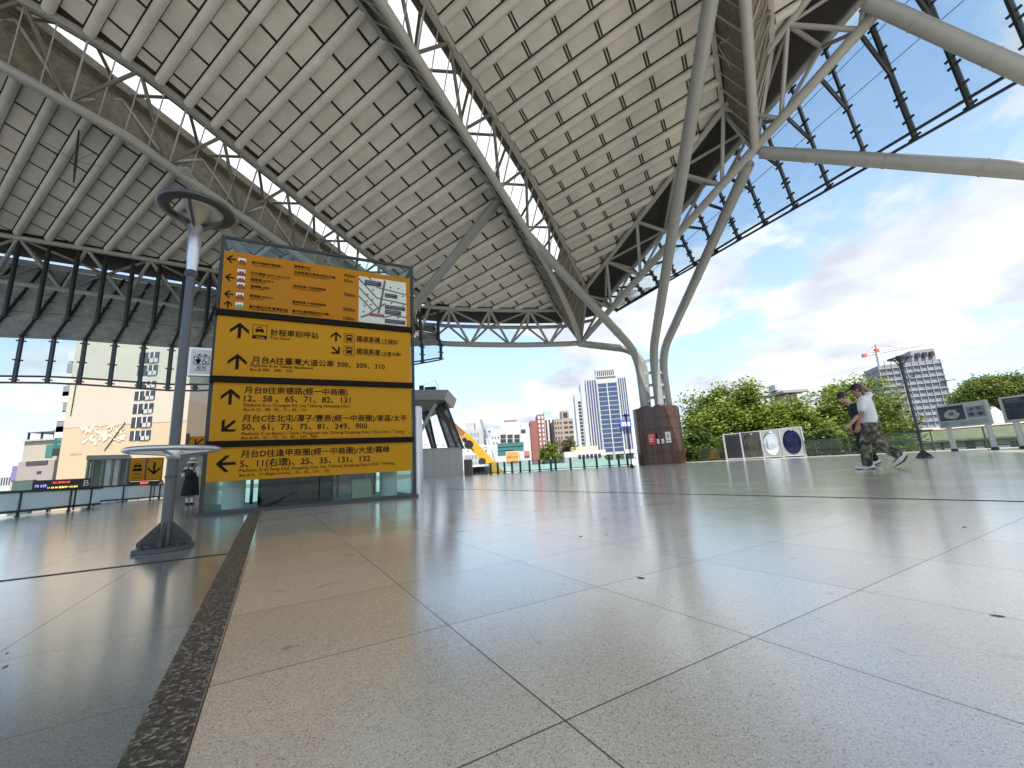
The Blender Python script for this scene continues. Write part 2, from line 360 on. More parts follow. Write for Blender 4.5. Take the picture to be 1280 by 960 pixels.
# ================================================================== CANOPY
MODULE = 11.2
U_EDGES = [(-41.0, -21.5), (-19.4, -10.35), (-8.3, .95), (3.05, 12.2)]
# inner chord of the left edge truss (plan), a gentle arc, and its outward normals
ARC = [(-44, 14.0), (-36, 17.6), (-28.13, 20.7), (-24.3, 22.07), (-20.06, 23.67), (-15.7, 25.4), (-11.3, 27.1), (-6.99, 28.63), (-4.91, 29.19), (-1.89, 29.68), (1.22, 30.09), (4.21, 30.31), (4.75, 30.34)]
def resample(P, step, back=True):
    P = [Vector((p[0], p[1], 0)) for p in P]
    if back: P = P[::-1]
    out = [P[0]]; need = step
    for i in range(len(P) - 1):
        a, b = P[i], P[i + 1]; l = (b - a).length; t = need
        while t <= l: out.append(a + (b - a) * (t / l)); t += step
        need = t - l
    return out
RN = Vector((.914, .407, 0)); RD = Vector((.407, -.914, 0)); R0 = Vector((5.61, 28.54, 0))
def half_planes():
    hp = []
    A = ARC
    for i in range(len(A) - 1):
        (x0, y0), (x1, y1) = A[i], A[i + 1]; dx, dy = x1 - x0, y1 - y0; l = hypot(dx, dy)
        hp.append((x0, y0, -dy / l, dx / l))
    hp.append((R0.x, R0.y, RN.x, RN.y))
    return hp
HP = half_planes()
def hp_shift(d): return [(px + nx * d, py + ny * d, nx, ny) for (px, py, nx, ny) in HP]
W0 = -27.0  # unseen rear end of the canopy, length set to shade the near floor
def uw2(u, w): return (u * UX + w * WX, u * UY + w * WY)
def sheet(mb, uwpoly, dz, th, hp):
    poly = clip([uw2(*q) for q in uwpoly], hp)
    if len(poly) < 3: return
    ar = sum(poly[i][0] * poly[(i + 1) % len(poly)][1] - poly[(i + 1) % len(poly)][0] * poly[i][1] for i in range(len(poly))) / 2
    if abs(ar) < .003: return
    mb.prism([(x, y, zr(x, y, dz)) for x, y in poly], (0, 0, th))
def clip_seg(p, q, hp):
    t0, t1 = 0.0, 1.0
    for (px, py, nx, ny) in hp:
        da = (p[0] - px) * nx + (p[1] - py) * ny; db = (q[0] - px) * nx + (q[1] - py) * ny
        if da > 0 and db > 0: return None
        if da > 0: t0 = max(t0, da / (da - db))
        elif db > 0: t1 = min(t1, da / (da - db))
    if t1 - t0 < .02: return None
    L_ = lambda t: (p[0] + (q[0] - p[0]) * t, p[1] + (q[1] - p[1]) * t)
    return L_(t0), L_(t1)
BAYLAB = ['pale canopy bay at far left, beyond the first roof spine, over the black glass screen',
          'widest pale canopy bay in view, between the two roof spines above the yellow signs',
          'olive grey canopy bay right of the second spine, ending at the straight edge truss',
          'dark canopy bay at the top right behind the edge truss']
U1_OF = lambda k, w: (U_EDGES[k][1] if k != 1 else (-10.35 if w < 17 else -10.35 - (w - 17) * .14))
U0_OF = lambda k, w: (U_EDGES[k][0] if k != 2 else (-8.3 if w < 18 else -8.3 - (w - 18) * .085)) if k != 1 else (-19.4 - max(0, 6 - w) ** 2 * .055)
W_LAST = {0: 44, 1: 40, 2: 36, 3: 30}
ROWS = {0: 1.25, 1: 1.25, 2: .97, 3: .97}      # phase of the purlins along w
for k, (u0, u1) in enumerate(U_EDGES):
    cx, cy = uw2((u0 + u1) / 2, 8)
    bay = thing('canopy_bay', BAYLAB[k], 'canopy roof', (cx, cy, zr(cx, cy)))
    bay['group'] = 'bays of the station canopy'
    deck = MB(); pan = MB(); jl = MB()
    hp = hp_shift(.45)
    w = W0
    step = 1.045
    w_first = ROWS[k] - 27 * step
    nrow = int((W_LAST[k] - w_first) / step)
    du = {0: 1.5, 1: 1.5, 2: 1.39, 3: 1.39}[k]
    uoff = {0: u1 - .7, 1: -11.1, 2: -7.2, 3: 3.05 + 1.1}[k]
    for i in range(nrow):
        wa = w_first + i * step; wb = wa + step
        a0, a1 = U0_OF(k, wa), U1_OF(k, wa); b0, b1 = U0_OF(k, wb), U1_OF(k, wb)
        sheet(deck, [(a0 - .02, wa), (a1 + .02, wa), (b1 + .02, wb), (b0 - .02, wb)], .07, .35, hp)
        js = []
        q = uoff
        while q - du > a0 - 2: q -= du
        cuts = []
        while q < a1 + 2:
            cuts.append(q); q += du
        wm = (wa + wb) / 2; lo, hi = U0_OF(k, wm) + (.36 if k < 2 else .14), U1_OF(k, wm) - .12
        edges = [lo] + [c for c in cuts if lo + .25 < c < hi - .25] + [hi]
        for e0, e1 in zip(edges[:-1], edges[1:]):
            gq = .065 if k < 2 else .10; p0 = e0 + (gq if e0 != lo else 0); p1 = e1 - (gq if e1 != hi else 0)
            sheet(pan, [(p0, wa + .212), (p1, wa + .212), (p1, wb - .212), (p0, wb - .212)], 0, .03, HP)
            if k >= 2 and e0 != lo:
                pan.cur = 1; sheet(pan, [(e0 - .026, wa + .2), (e0 + .026, wa + .2), (e0 + .026, wb - .2), (e0 - .026, wb - .2)], .01, .03, HP); pan.cur = 0
        s = clip_seg(uw2(a0 + .12, wa), uw2(a1 - .05, wa), HP)
        if s and hypot(s[0][0] - s[1][0], s[0][1] - s[1][1]) > .4:
            t_ = MB(); P = [Vector((x, y, zr(x, y, -.07))) for x, y in s]
            t_.tube(P, .185, 12)
            d_ = (P[1] - P[0]); ln = d_.length; d_.normalize()
            for kk in range(1, int(ln / 2.9) + 1):       # sleeves at the joints of the tube
                c0 = P[0] + d_ * (kk * 2.9 - .9)
                t_.tube([c0 - d_ * .02, c0 + d_ * .02], .192, 12)
            if i > 18: t_.build('purlin', M_SOFFIT if k < 2 else M_SOFFIT_SHADED, bay)
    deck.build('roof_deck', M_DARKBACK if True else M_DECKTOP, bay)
    # pale outer skin of the roof
    sk = MB(); w = w_first
    while w < W_LAST[k]:
        a0, a1 = U0_OF(k, w), U1_OF(k, w); b0, b1 = U0_OF(k, w + 4), U1_OF(k, w + 4)
        sheet(sk, [(a0, w), (a1, w), (b1, w + 4), (b0, w + 4)], .45, .1, hp); w += 4
    sk.build('roof_skin', M_DECKTOP, bay)
    pan.build('soffit', [M_SOFFIT if k < 2 else M_SOFFIT_SHADED, M_STEEL], bay)

# spines: V shaped trusses with a frosted skylight
SPLAB = ['roof spine with brown mesh side and white skylight at the upper left',
         'long roof spine with cross bracing and skylight running down to the middle node',
         'short roof spine of brown panels dropping to the node at the upper right']
GAPS = [(lambda w: U1_OF(0, w), lambda w: U0_OF(1, w), lambda w: -20.75 - max(0, 5 - w) * .2, 31.0),
        (lambda w: U1_OF(1, w), lambda w: U0_OF(2, w), lambda w: -8.7 - max(0, w - 7) * .045 - max(0, w - 18) ** 2 * .0078, 30.15),
        (lambda w: U_EDGES[2][1], lambda w: U_EDGES[3][0], lambda w: 1.97, 21.0)]
def w_limit(u, d):       # last w at which (u,w) still lies inside the roof edge
    w = 60.0
    while w > -10:
        x, y = uw2(u, w)
        if all((x - px) * nx + (y - py) * ny <= d for (px, py, nx, ny) in HP): return w
        w -= .1
    return -10
for k, (fl, fr_, fm, wend) in enumerate(GAPS):
    if k == 0: wend = w_limit(fm(20), 1.25)
    cx, cy = uw2(fm(10), 10)
    sp = thing('roof_spine', SPLAB[k], 'roof truss', (cx, cy, zr(cx, cy)), group='spines of the station canopy')
    wl = w_limit(fl(wend), .2); wr = w_limit(fr_(wend), .2)
    node = UW(fm(wend), wend, -2.2)
    ws = [W0 + i * (wend - W0) / 40 for i in range(41)]
    MB().tube([UW(fm(w), w, -2.2) for w in ws], .2, 8).build('bottom_chord', M_STEEL, sp)
    def side(f, wlim, nm):
        ww = [w for w in ws if w < wlim] + [wlim]
        m_ = MB()
        for a, b in zip(ww[:-1], ww[1:]): m_.bar(UW(f(a), a, -.1), UW(f(b), b, -.1), .2, .3)
        m_.bar(UW(f(wlim), wlim, -.1), node, .16, .16)
        m_.build('edge_beam', M_STEEL, sp)
    side(fl, wl, 'l'); side(fr_, wr, 'r')
    # left flank: brown mesh panel between edge beam and bottom chord
    m_ = MB(); V = []
    for w in ws:
        wt = min(w, wl); top = UW(fl(wt) + .1, wt, -.02); bot = UW(fm(w), w, -2.15)
        V += [top, bot, top + Vector((.05, .02, 0)), bot + Vector((.05, .02, 0))]
    F = []
    for i in range(len(ws) - 1):
        o = i * 4; F += [(o, o + 1, o + 5, o + 4), (o + 2, o + 6, o + 7, o + 3)]
    m_.add(V, F); m_.build('mesh_flank', M_BROWN, sp)
    if k:
        m_ = MB(); wv = [wend - 7.5 + i * 7.5 / 12 for i in range(13)]
        for a, b in zip(wv[:-1], wv[1:]):
            ta, tb = UW(fr_(min(a, wr)) - .06, min(a, wr), -.1), UW(fr_(min(b, wr)) - .06, min(b, wr), -.1)
            if (ta - tb).length > .01: m_.prism([ta, tb, UW(fm(b), b, -2.12), UW(fm(a), a, -2.12)], (-.03, .01, .01))
            else: m_.prism([ta, UW(fm(b), b, -2.12), UW(fm(a), a, -2.12)], (-.03, .01, .01))
        m_.build('mesh_flank', M_BROWN, sp)
    # rods down both flanks
    w = -6; i = 0
    rows = []
    while w < wend - .3:
        rows.append(w); w += .78
    for i, w in enumerate(rows):
        r = .038 if i % 4 == 0 else .024
        m_ = MB(); wt = min(w, wl); wq = min(w, wr); bot = UW(fm(w), w, -2.2)
        m_.tube([UW(fl(wt) - .02, wt, -.1) + Vector((-.04, -.02, -.05)), bot + Vector((-.04, -.02, -.05))], r, 6); m_.build('rod', M_STEEL, sp); m_ = MB()
        m_.tube([UW(fr_(wq), wq, -.1), bot + Vector((.05, -.02, 0))], r, 6)
        m_.build('rod', M_STEEL, sp)
    # web bracing from bottom chord to the right edge beam and between the edges
    w = -6; i = 0
    while w < min(wend - 2.2, wr):
        b0 = UW(fm(w), w, -2.2); t1 = UW(fr_(w + 1.55), w + 1.55, -.1) if w + 1.55 < wr else UW(fr_(wr), wr, -.1); b1 = UW(fm(w + 3.1), w + 3.1, -2.2)
        l1 = UW(fl(min(w + 1.55, wl)), min(w + 1.55, wl), -.1)
        MB().tube([b0, t1], .075, 8).build('web_member', M_SPINE, sp)
        if w + 3.1 < wend: MB().tube([t1, b1], .075, 8).build('web_member', M_SPINE, sp)
        q0 = UW(fl(min(w + 1.55, wl)), min(w + 1.55, wl), .25); q1 = UW(fr_(min(w + 3.1, wr)), min(w + 3.1, wr), .25)
        MB().tube([q0, q1], .07, 8).build('web_member', M_SPINE, sp)
        q2 = UW(fr_(min(w, wr)), min(w, wr), .25)
        MB().tube([q0, q2], .07, 8).build('web_member', M_SPINE, sp)
        ins = Vector((.12, -.05, .05)); MB().tube([b0 + ins, l1 + ins], .06, 8).build('web_member', M_STEEL, sp); MB().tube([l1 + ins, b1 + ins], .06, 8).build('web_member', M_STEEL, sp)
        w += 3.1
    # curbs and skylight
    m_ = MB(); g_ = MB()
    ww = [w for w in ws if w < min(wl, wr)]
    for a, b in zip(ww[:-1], ww[1:]):
        for f, sgn in ((fl, 1), (fr_, -1)):
            p, q = UW(f(a), a), UW(f(b), b)
            m_.prism([p + Vector((0, 0, .07)), q + Vector((0, 0, .07)), q + Vector((0, 0, .9)), p + Vector((0, 0, .9))], (sgn * .06, sgn * -.03, 0))
        p, q = UW(fr_(a) - .5, a, .1), UW(fr_(b) - .5, b, .1); p2, q2 = UW(fr_(a) - .07, a, .1), UW(fr_(b) - .07, b, .1)
        m_.prism([p, p2, q2, q], (0, 0, .06))
        p, q = UW(fl(a) + .07, a, .1), UW(fl(b) + .07, b, .1); p2, q2 = UW(fl(a) + .42, a, .1), UW(fl(b) + .42, b, .1)
        m_.prism([p, p2, q2, q], (0, 0, .06))
        g_.prism([UW(fl(a) + .07, a, .86), UW(fr_(a) - .07, a, .86), UW(fr_(b) - .07, b, .86), UW(fl(b) + .07, b, .86)], (0, 0, .02))
    m_.build('curb', M_BROWN, sp); g_.build('skylight', M_FROST, sp)

# edge trusses: three chords and a web
def edge_truss(inner, nrm, label, root_i, extra=None):
    c = inner[root_i]; t = thing('edge_truss', label, 'roof truss', (c.x, c.y, zr(c.x, c.y)), group='edge trusses of the canopy')
    I = [Vector((p.x, p.y, zr(p.x, p.y, -.22))) for p in inner]
    Lo = [p + n * 1.25 for p, n in zip(inner, nrm)]; Lo = [Vector((p.x, p.y, zr(p.x, p.y, -2.2))) for p in Lo]
    Ou = [p + n * 2.15 for p, n in zip(inner, nrm)]; Ou = [Vector((p.x, p.y, zr(p.x, p.y, -.15))) for p in Ou]
    MB().tube(I, .15, 10).build('inner_chord', M_STEEL, t)
    MB().tube(Lo, .21, 12).build('bottom_chord', M_STEEL, t)
    MB().tube(Ou, .15, 10).build('outer_chord', M_STEEL, t)
    def web(a, b, r=.1): MB().tube([a, b], r, 8).build('web_member', M_STEEL, t)
    n = len(I)
    for i in range(0, n, 2):
        if i + 1 < n: web(I[i], Lo[i + 1]); web(Ou[i], Lo[i + 1], .085)
        if i > 0: web(I[i], Lo[i - 1]); web(Ou[i], Lo[i - 1], .085)
        web(I[i], Ou[i], .1)
        if i + 2 < n: web(I[i], Ou[i + 2], .08) if (i // 2) % 2 else web(Ou[i], I[i + 2], .08)
    # dark eaves between the soffit edge and the outer chord
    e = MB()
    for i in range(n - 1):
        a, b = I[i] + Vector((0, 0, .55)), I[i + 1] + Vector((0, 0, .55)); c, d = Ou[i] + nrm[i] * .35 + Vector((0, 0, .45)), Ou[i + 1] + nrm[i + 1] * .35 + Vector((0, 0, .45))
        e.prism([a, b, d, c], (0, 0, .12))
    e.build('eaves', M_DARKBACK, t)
    return t, I, Lo, Ou
inner_l = resample(ARC, 1.53); nl = []
for i, p in enumerate(inner_l):
    a, b = inner_l[max(0, i - 1)], inner_l[min(len(inner_l) - 1, i + 1)]; d = (b - a).normalized(); nl.append(Vector((d.y, -d.x, 0)) * 1)
nl = [n if n.y > 0 else -n for n in nl]
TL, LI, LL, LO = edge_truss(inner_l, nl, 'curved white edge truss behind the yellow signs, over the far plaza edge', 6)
inner_r = [R0 + RD * (i * 1.63 - .2) for i in range(0, 22)]
nd_ = UW(GAPS[1][2](30.15), 30.15, -2.2); MB().tube([LL[0], nd_], .21, 12).build('bottom_chord', M_STEEL, TL)
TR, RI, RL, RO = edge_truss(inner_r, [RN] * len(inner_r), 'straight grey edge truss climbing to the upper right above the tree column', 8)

MB().tube([RL[0], nd_], .21, 12).build('bottom_chord', M_STEEL, TR)
MB().tube([RI[0], LI[0]], .15, 10).build('inner_chord', M_STEEL, TR); corner = Vector((6.9, 31.9, 0)); corner.z = zr(corner.x, corner.y, -.15)
MB().tube([RO[0], corner, LO[0]], .13, 10).build('outer_chord', M_STEEL, TR)
MB().tube([corner, nd_], .09, 8).build('web_member', M_STEEL, TR); MB().tube([RI[0], nd_], .09, 8).build('web_member', M_STEEL, TR); MB().tube([RO[0], nd_], .08, 8).build('web_member', M_STEEL, TR)
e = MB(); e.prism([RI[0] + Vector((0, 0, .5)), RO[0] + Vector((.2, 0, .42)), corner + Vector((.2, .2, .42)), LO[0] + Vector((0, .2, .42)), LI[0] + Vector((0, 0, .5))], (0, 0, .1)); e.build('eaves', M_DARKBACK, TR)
n_ = MB(); n_.ell(nd_, (.38, .38, .34), 16, 10); n_.build('node_casting', M_STEEL, TR)

# glass screens hung outside the trusses
def screen(top, elbow, bottom, label, opaque_top, foot_up, strut_from):
    sr = 1.35 if opaque_top else 1
    c = bottom[len(bottom) // 2]
    t = thing('glass_screen', label, 'glass screen', tuple(c), group='glass screens along the canopy edge')
    n = len(top)
    for i in range(n):
        m_ = MB(); m_.bar(top[i], elbow[i], .09, .2); m_.bar(elbow[i], bottom[i], .09, .2)
        for a, b, cnt in ((top[i], elbow[i], 4), (elbow[i], bottom[i], 2)):
            for q in range(cnt + 1):
                p = a.lerp(b, (q + .15) / (cnt + .3)); s = 1
                tang = (top[min(n - 1, i + 1)] - top[max(0, i - 1)]).normalized()
                m_.bar(p - tang * .2, p + tang * .2, .07, .07)
        m_.build('fin', M_BLACKSTEEL, t)
        if strut_from: MB().tube([strut_from[i], strut_from[i].lerp(elbow[i].lerp(top[i], .25), .15), elbow[i].lerp(top[i], .25)], [.03, .085 * sr, .075 * sr], 8).build('strut', M_BLACKSTEEL, t)
    for i in range(n - 1):
        g1 = MB(); ins = Vector((0, 0, .0))
        a, b, c, d = top[i], top[i + 1], elbow[i + 1], elbow[i]; e, f = bottom[i + 1], bottom[i]
        nn = (b - a).cross(d - a).normalized() * .015
        g1.prism([a, b, c, d], nn); g1.build('pane', M_DIRTY if opaque_top else M_AWNGLASS, t)
        e2, f2 = c.lerp(e, foot_up), d.lerp(f, foot_up)
        g2 = MB(); g2.prism([d, c, e2, f2], nn); g2.build('pane', M_AWNGLASS, t)
    r_ = MB()
    for i in range(n - 1): r_.bar(bottom[i], bottom[i + 1], .08, .09)
    r_.build('rail', M_BLACKSTEEL, t); r_ = MB()
    for i in range(n - 1): r_.bar(elbow[i].lerp(bottom[i], foot_up), elbow[i + 1].lerp(bottom[i + 1], foot_up), .08, .09)
    r_.build('rail', M_BLACKSTEEL, t)
    for q in (.33, .66):
        r_ = MB()
        for i in range(n - 1): r_.tube([top[i].lerp(elbow[i], q), top[i + 1].lerp(elbow[i + 1], q)], .015, 5)
        r_.build('cable', M_BLACKSTEEL, t)
    return t
# right: level foot at z = 11.85, 3.5 m out
top, elb, bot, st = [], [], [], []
s = -.6
while s < 25:
    p = R0 + RD * s
    a = p + RN * 2.35; b = p + RN * 3.5
    zt = zr(a.x, a.y, -.1); 
    zb = 11.87 - .012 * max(0, s - 10)
    zt = max(zt, zb + .5)
    A = Vector((a.x, a.y, zt)); B = Vector((b.x, b.y, zb)); top.append(A); bot.append(B); elb.append(A.lerp(B, .72))
    q = p + RN * 1.3; st.append(Vector((q.x, q.y, max(zr(q.x, q.y, -2.1), zb + .3))))
    s += 1.52
screen(top, elb, bot, 'clear glass screen with black fins outside the edge truss at the upper right', False, .80, st)
# left: taller, with a dirty upper band
top, elb, bot, st = [], [], [], []
PL = Vector((-28.13, 20.7, 0)); DL = Vector((.938, .345, 0)); NL = Vector((-.345, .938, 0))
def lerp_tab(x, T):
    if x <= T[0][0]: return T[0][1]
    for (x0, y0), (x1, y1) in zip(T[:-1], T[1:]):
        if x <= x1: return y0 + (y1 - y0) * (x - x0) / (x1 - x0)
    return T[-1][1]
s = 2.18 - 1.31 * 3
while s < 25.4:
    p = PL + DL * s
    a = p + NL * 2.15; b = p + NL * -.8
    zb = lerp_tab(s, [(4, 6.33), (9.3, 5.9), (14, 6.1), (22.2, 7.75), (25.2, 8.4)])
    zt = zr(a.x, a.y, -.3); ze = max(lerp_tab(s, [(4, 8.75), (9.3, 8.46), (20, 8.9), (25.2, 9.4)]), zb + .85)
    top.append(Vector((a.x, a.y, zt))); elb.append(Vector((b.x, b.y, ze))); bot.append(Vector((b.x, b.y, zb)))
    st.append(Vector((p.x, p.y, zr(p.x, p.y, -.3))))
    s += 1.31
screen(top, elb, bot, 'tall grimy glass screen with black fins below the curved truss at the left', True, .86, st)

# ------------------------------------------------------------------ tree columns
def bend(a, b, c, r=1.6, n=8):     # a -> b -> c with a rounded corner at b
    a, b, c = Vector(a), Vector(b), Vector(c); p = b + (a - b).normalized() * r; q = b + (c - b).normalized() * r
    return [a] + [(p * (1 - t) ** 2 + b * 2 * t * (1 - t) + q * t * t) for t in [i / n for i in range(n + 1)]] + [c]
def tree_column(base, head_z, tips, label, drum_r=1.75, drum_h=4.15, rz=.3, arms=None, notices=False):
    t = thing('tree_column', label, 'column', (base[0], base[1], 0), group='tree columns of the canopy')
    bx, by = base; d = MB(); n = 80; prof = []
    prof = []
    for j in range(n):
        a = 2 * pi * j / n
        rr = drum_r * (1 - .16 * abs(sin(2 * (a - rz))) ** .8 * (abs(sin(2 * (a - rz))) > 0))
        rr = drum_r * (.87 + .13 * abs(cos(2 * (a - rz))) ** .55)
        prof.append((bx + rr * cos(a), by + rr * sin(a)))
    hs = [0] + [drum_h * (i / 5) for i in range(1, 5)] + [drum_h]
    z = .02
    for i in range(5):
        z0, z1 = drum_h * i / 5 + (.02 if i == 0 else .012), drum_h * (i + 1) / 5 - .012
        V = [(x, y, z0) for x, y in prof] + [(x, y, z1) for x, y in prof]
        d.add(V, [(j, (j + 1) % n, n + (j + 1) % n, n + j) for j in range(n)], True)
        d.add([(x, y, z1) for x, y in prof], [tuple(range(n))]); d.add([(x, y, z0) for x, y in prof], [tuple(range(n - 1, -1, -1))])
    dr = d.build('drum', M_GRANITE, t)
    core = MB(); sc = .985
    core.prism([((x - bx) * sc + bx, (y - by) * sc + by, .005) for x, y in prof], (0, 0, drum_h - .02)); core.build('joint_core', M_JOINT, t)
    feet = []
    for i, (tip, ang, hz, hx) in enumerate(tips):
        foot = Vector((bx + .95 * cos(ang), by + .95 * sin(ang), drum_h - .1)); knee = Vector((bx + hx * cos(ang), by + hx * sin(ang), hz))
        pts = bend(foot, knee, tip, 1.9); r = [.30] * (len(pts) - 1) + [.27]
        MB().tube(pts, r, 16).build('branch', M_GREYPIPE, t); feet.append((foot, knee))
        L0 = len(pts) - 2; fl_ = MB()
        for q in (.12, .45, .78):
            c = pts[L0].lerp(pts[-1], q); dd = (pts[-1] - pts[L0]).normalized(); rr_ = .30 - .03 * q + .022; fl_.tube([c - dd * .03, c + dd * .03], rr_, 16)
            fl_.build('flange', M_GREYPIPE, t); fl_ = MB()
        m_ = MB(); m_.lathe((foot.x, foot.y, drum_h - .02), [(.42, 0), (.42, .12), (.34, .16)], 16); m_.build('collar', M_DARKGREY, t)
        tv = Vector(tip); dv = (tv - knee).normalized()
        m_ = MB(); m_.tube([tv - dv * .9, tv + dv * .15], [.27, .1], 12); m_.tube([tv - dv * .1 + Vector((-.25, 0, .08)), tv - dv * .1 + Vector((.25, 0, .08))], .13, 8); m_.build('pin_joint', M_STEEL, t)
    for i in range(len(feet)):
        for j in range(i + 1, len(feet)):
            a, b = feet[i], feet[j]
            if (a[0] - b[0]).length > 1.6: continue
            for q in range(4):
                z = drum_h + .75 + q * .95
                if z > min(a[1].z, b[1].z) - .4: continue
                fa = a[0].lerp(a[1], (z - a[0].z) / (a[1].z - a[0].z)); fb = b[0].lerp(b[1], (z - b[0].z) / (b[1].z - b[0].z))
                MB().bar(fa, fb, .12, .2).build('spacer', M_STEEL, t)
    return t
nd1 = UW(GAPS[1][2](30.15), 30.15, -2.2); nd3 = UW(1.97, 21.0, -2.2)
T1 = on_z(660, 292); 
def on_roof(x, y, dz):
    d = ray(x, y); t = (RC + dz - CH) / (d.z - RA * d.x - RB * d.y); return CAMP + d * t
c1 = (10.75, 31.3)
tree_column(c1, 8.3, [(on_roof(661, 296, -2.0), radians(200), 8.4, .95), (UW(1.97, 11.0, -2.25), radians(270), 8.2, .95),
                      (on_roof(936, 205, -2.3), radians(345), 8.3, .95), (nd1 + Vector((.1, 0, -.1)), radians(110), 8.9, .6)],
            'tree column of four grey pipes on a lobed brown granite drum')
c2 = (-11.2, 28.0)
tree_column(c2, 8.2, [(on_roof(622, 252, -.3), radians(300), 6.6, .95), (on_roof(226, 212, -2.0), radians(210), 7.2, .95)],
            'tree column hidden behind the yellow signs, two struts rising from it')
c3 = (20.3, 11.4)
tree_column(c3, 8.2, [(nd3 + Vector((.2, -.1, -.15)), radians(150), 8.4, .95), (on_roof(1086, 2, -2.2), radians(240), 8.4, .95)],
            'tree column off to the right sending two thick beams to the canopy edge')
# ================================================================== LIFT TOWER AND YELLOW SIGNS
SA, SB = on_z(250, 646), on_z(518.5, 622)
SD = (SB - SA).normalized(); SN = Vector((SD.y, -SD.x, 0)); SLEN = (SB - SA).length     # SN points at the camera
SYAW = atan2(SD.y, SD.x)
def on_sign(x, y, off=.0):
    P = SA + SN * off; d = ray(x, y); t = (P - CAMP).dot(SN) / d.dot(SN); q = CAMP + d * t
    return ((q - SA).dot(SD), q.z)
def sp3(s, z, off=0.0): 
    q = SA + SD * s + SN * off; return Vector((q.x, q.y, z))
lt = thing('lift_tower', 'glass lift tower with dark frame and white columns carrying the four yellow signs', 'lift tower', tuple(SA.lerp(SB, .5) - SN * 1.5))
H = on_sign(285, 297)[1]; DEP = 2.9
m_ = MB(); m_.prism([sp3(-.06, 0, .06), sp3(SLEN + .06, 0, .06), sp3(SLEN + .06, 0, -DEP - .06), sp3(-.06, 0, -DEP - .06)], (0, 0, .06)); m_.build('base_plate', M_DARKGREY, lt)
for (s0, o0, s1, o1) in ((0.02, 0, SLEN * .5 - .01, 0), (SLEN * .5 + .01, 0, SLEN - .02, 0), (0, -.02, 0, -DEP), (SLEN, -.02, SLEN, -DEP), (.02, -DEP, SLEN - .02, -DEP)):
    m_ = MB(); a, b = sp3(s0, .06, o0), sp3(s1, .06, o1); n = (b - a).cross(Vector((0, 0, 1))).normalized() * .012
    m_.prism([a, b, b + Vector((0, 0, H - .08)), a + Vector((0, 0, H - .08))], n); m_.build('glass_wall', M_GREENGLASS, lt)
for s, o in ((0, 0), (SLEN, 0), (0, -DEP), (SLEN, -DEP)):
    m_ = MB(); m_.box(sp3(s, H / 2 + .03, o) , (.05, .05, H - .06), SYAW); m_.build('corner_post', M_BLACKSTEEL, lt)
m_ = MB()
for (a, b) in ((sp3(0, H, 0), sp3(SLEN, H, 0)), (sp3(0, H, -DEP), sp3(SLEN, H, -DEP)), (sp3(0, H, 0), sp3(0, H, -DEP)), (sp3(SLEN, H, 0), sp3(SLEN, H, -DEP))): m_.bar(a, b, .04, .05)
m_.build('top_rim', M_BLACKSTEEL, lt)
m_ = MB(); m_.prism([sp3(.06, H - .62, -.5), sp3(SLEN - .06, H - .62, -.5), sp3(SLEN - .06, H - .62, -DEP + .06), sp3(.06, H - .62, -DEP + .06)], (0, 0, .1)); m_.build('roof_slab', mat('lift_roof', (.06, .09, .08), .5), lt)
# inside: white columns, lift shaft with black doors
for s in (.38, SLEN - .42):
    m_ = MB(); p = sp3(s, 0, -.45); m_.lathe((p.x, p.y, .062), [(.17, 0), (.17, H - .75)], 20); m_.build('round_column', M_WHITE, lt)
M_SHAFT = mat('lift_shaft_dark', (.010, .011, .012), .7, spec=.1)
m_ = MB(); m_.box(sp3(1.35, 1.65, -1.75), (1.3, 1.6, 3.2), SYAW); m_.build('lift_shaft', M_SHAFT, lt)
for s in (1.04, 1.66):
    m_ = MB(); m_.box(sp3(s, 1.15, -.93), (.58, .03, 2.1), SYAW); m_.build('lift_door', mat('lift_door_steel', (.022, .024, .025), .45, spec=.3), lt)
for s in (.62, 2.06, 2.75):
    m_ = MB(); m_.box(sp3(s, 1.6, -.7), (.05, .05, 3.0), SYAW); m_.build('mullion', M_BLACKSTEEL, lt)
m_ = MB(); m_.box(sp3(2.45, .25, -.35), (.34, .2, .36), SYAW); m_.build('equipment_box', mat('beige_box', (.5, .46, .38), .5), lt)
for s in (.9, 2.2):       # spider fittings that hold the glass
    m_ = MB(); c = sp3(s, H - .18, -.06)
    m_.bar(c, c + SD * .16 + Vector((0, 0, .1)), .025, .025); m_.bar(c, c - SD * .16 + Vector((0, 0, .1)), .025, .025); m_.bar(c, c - Vector((0, 0, .2)), .03, .03); m_.bar(c, c - SN * .4, .03, .03)
    m_.build('glass_bracket', M_BLACKSTEEL, lt)
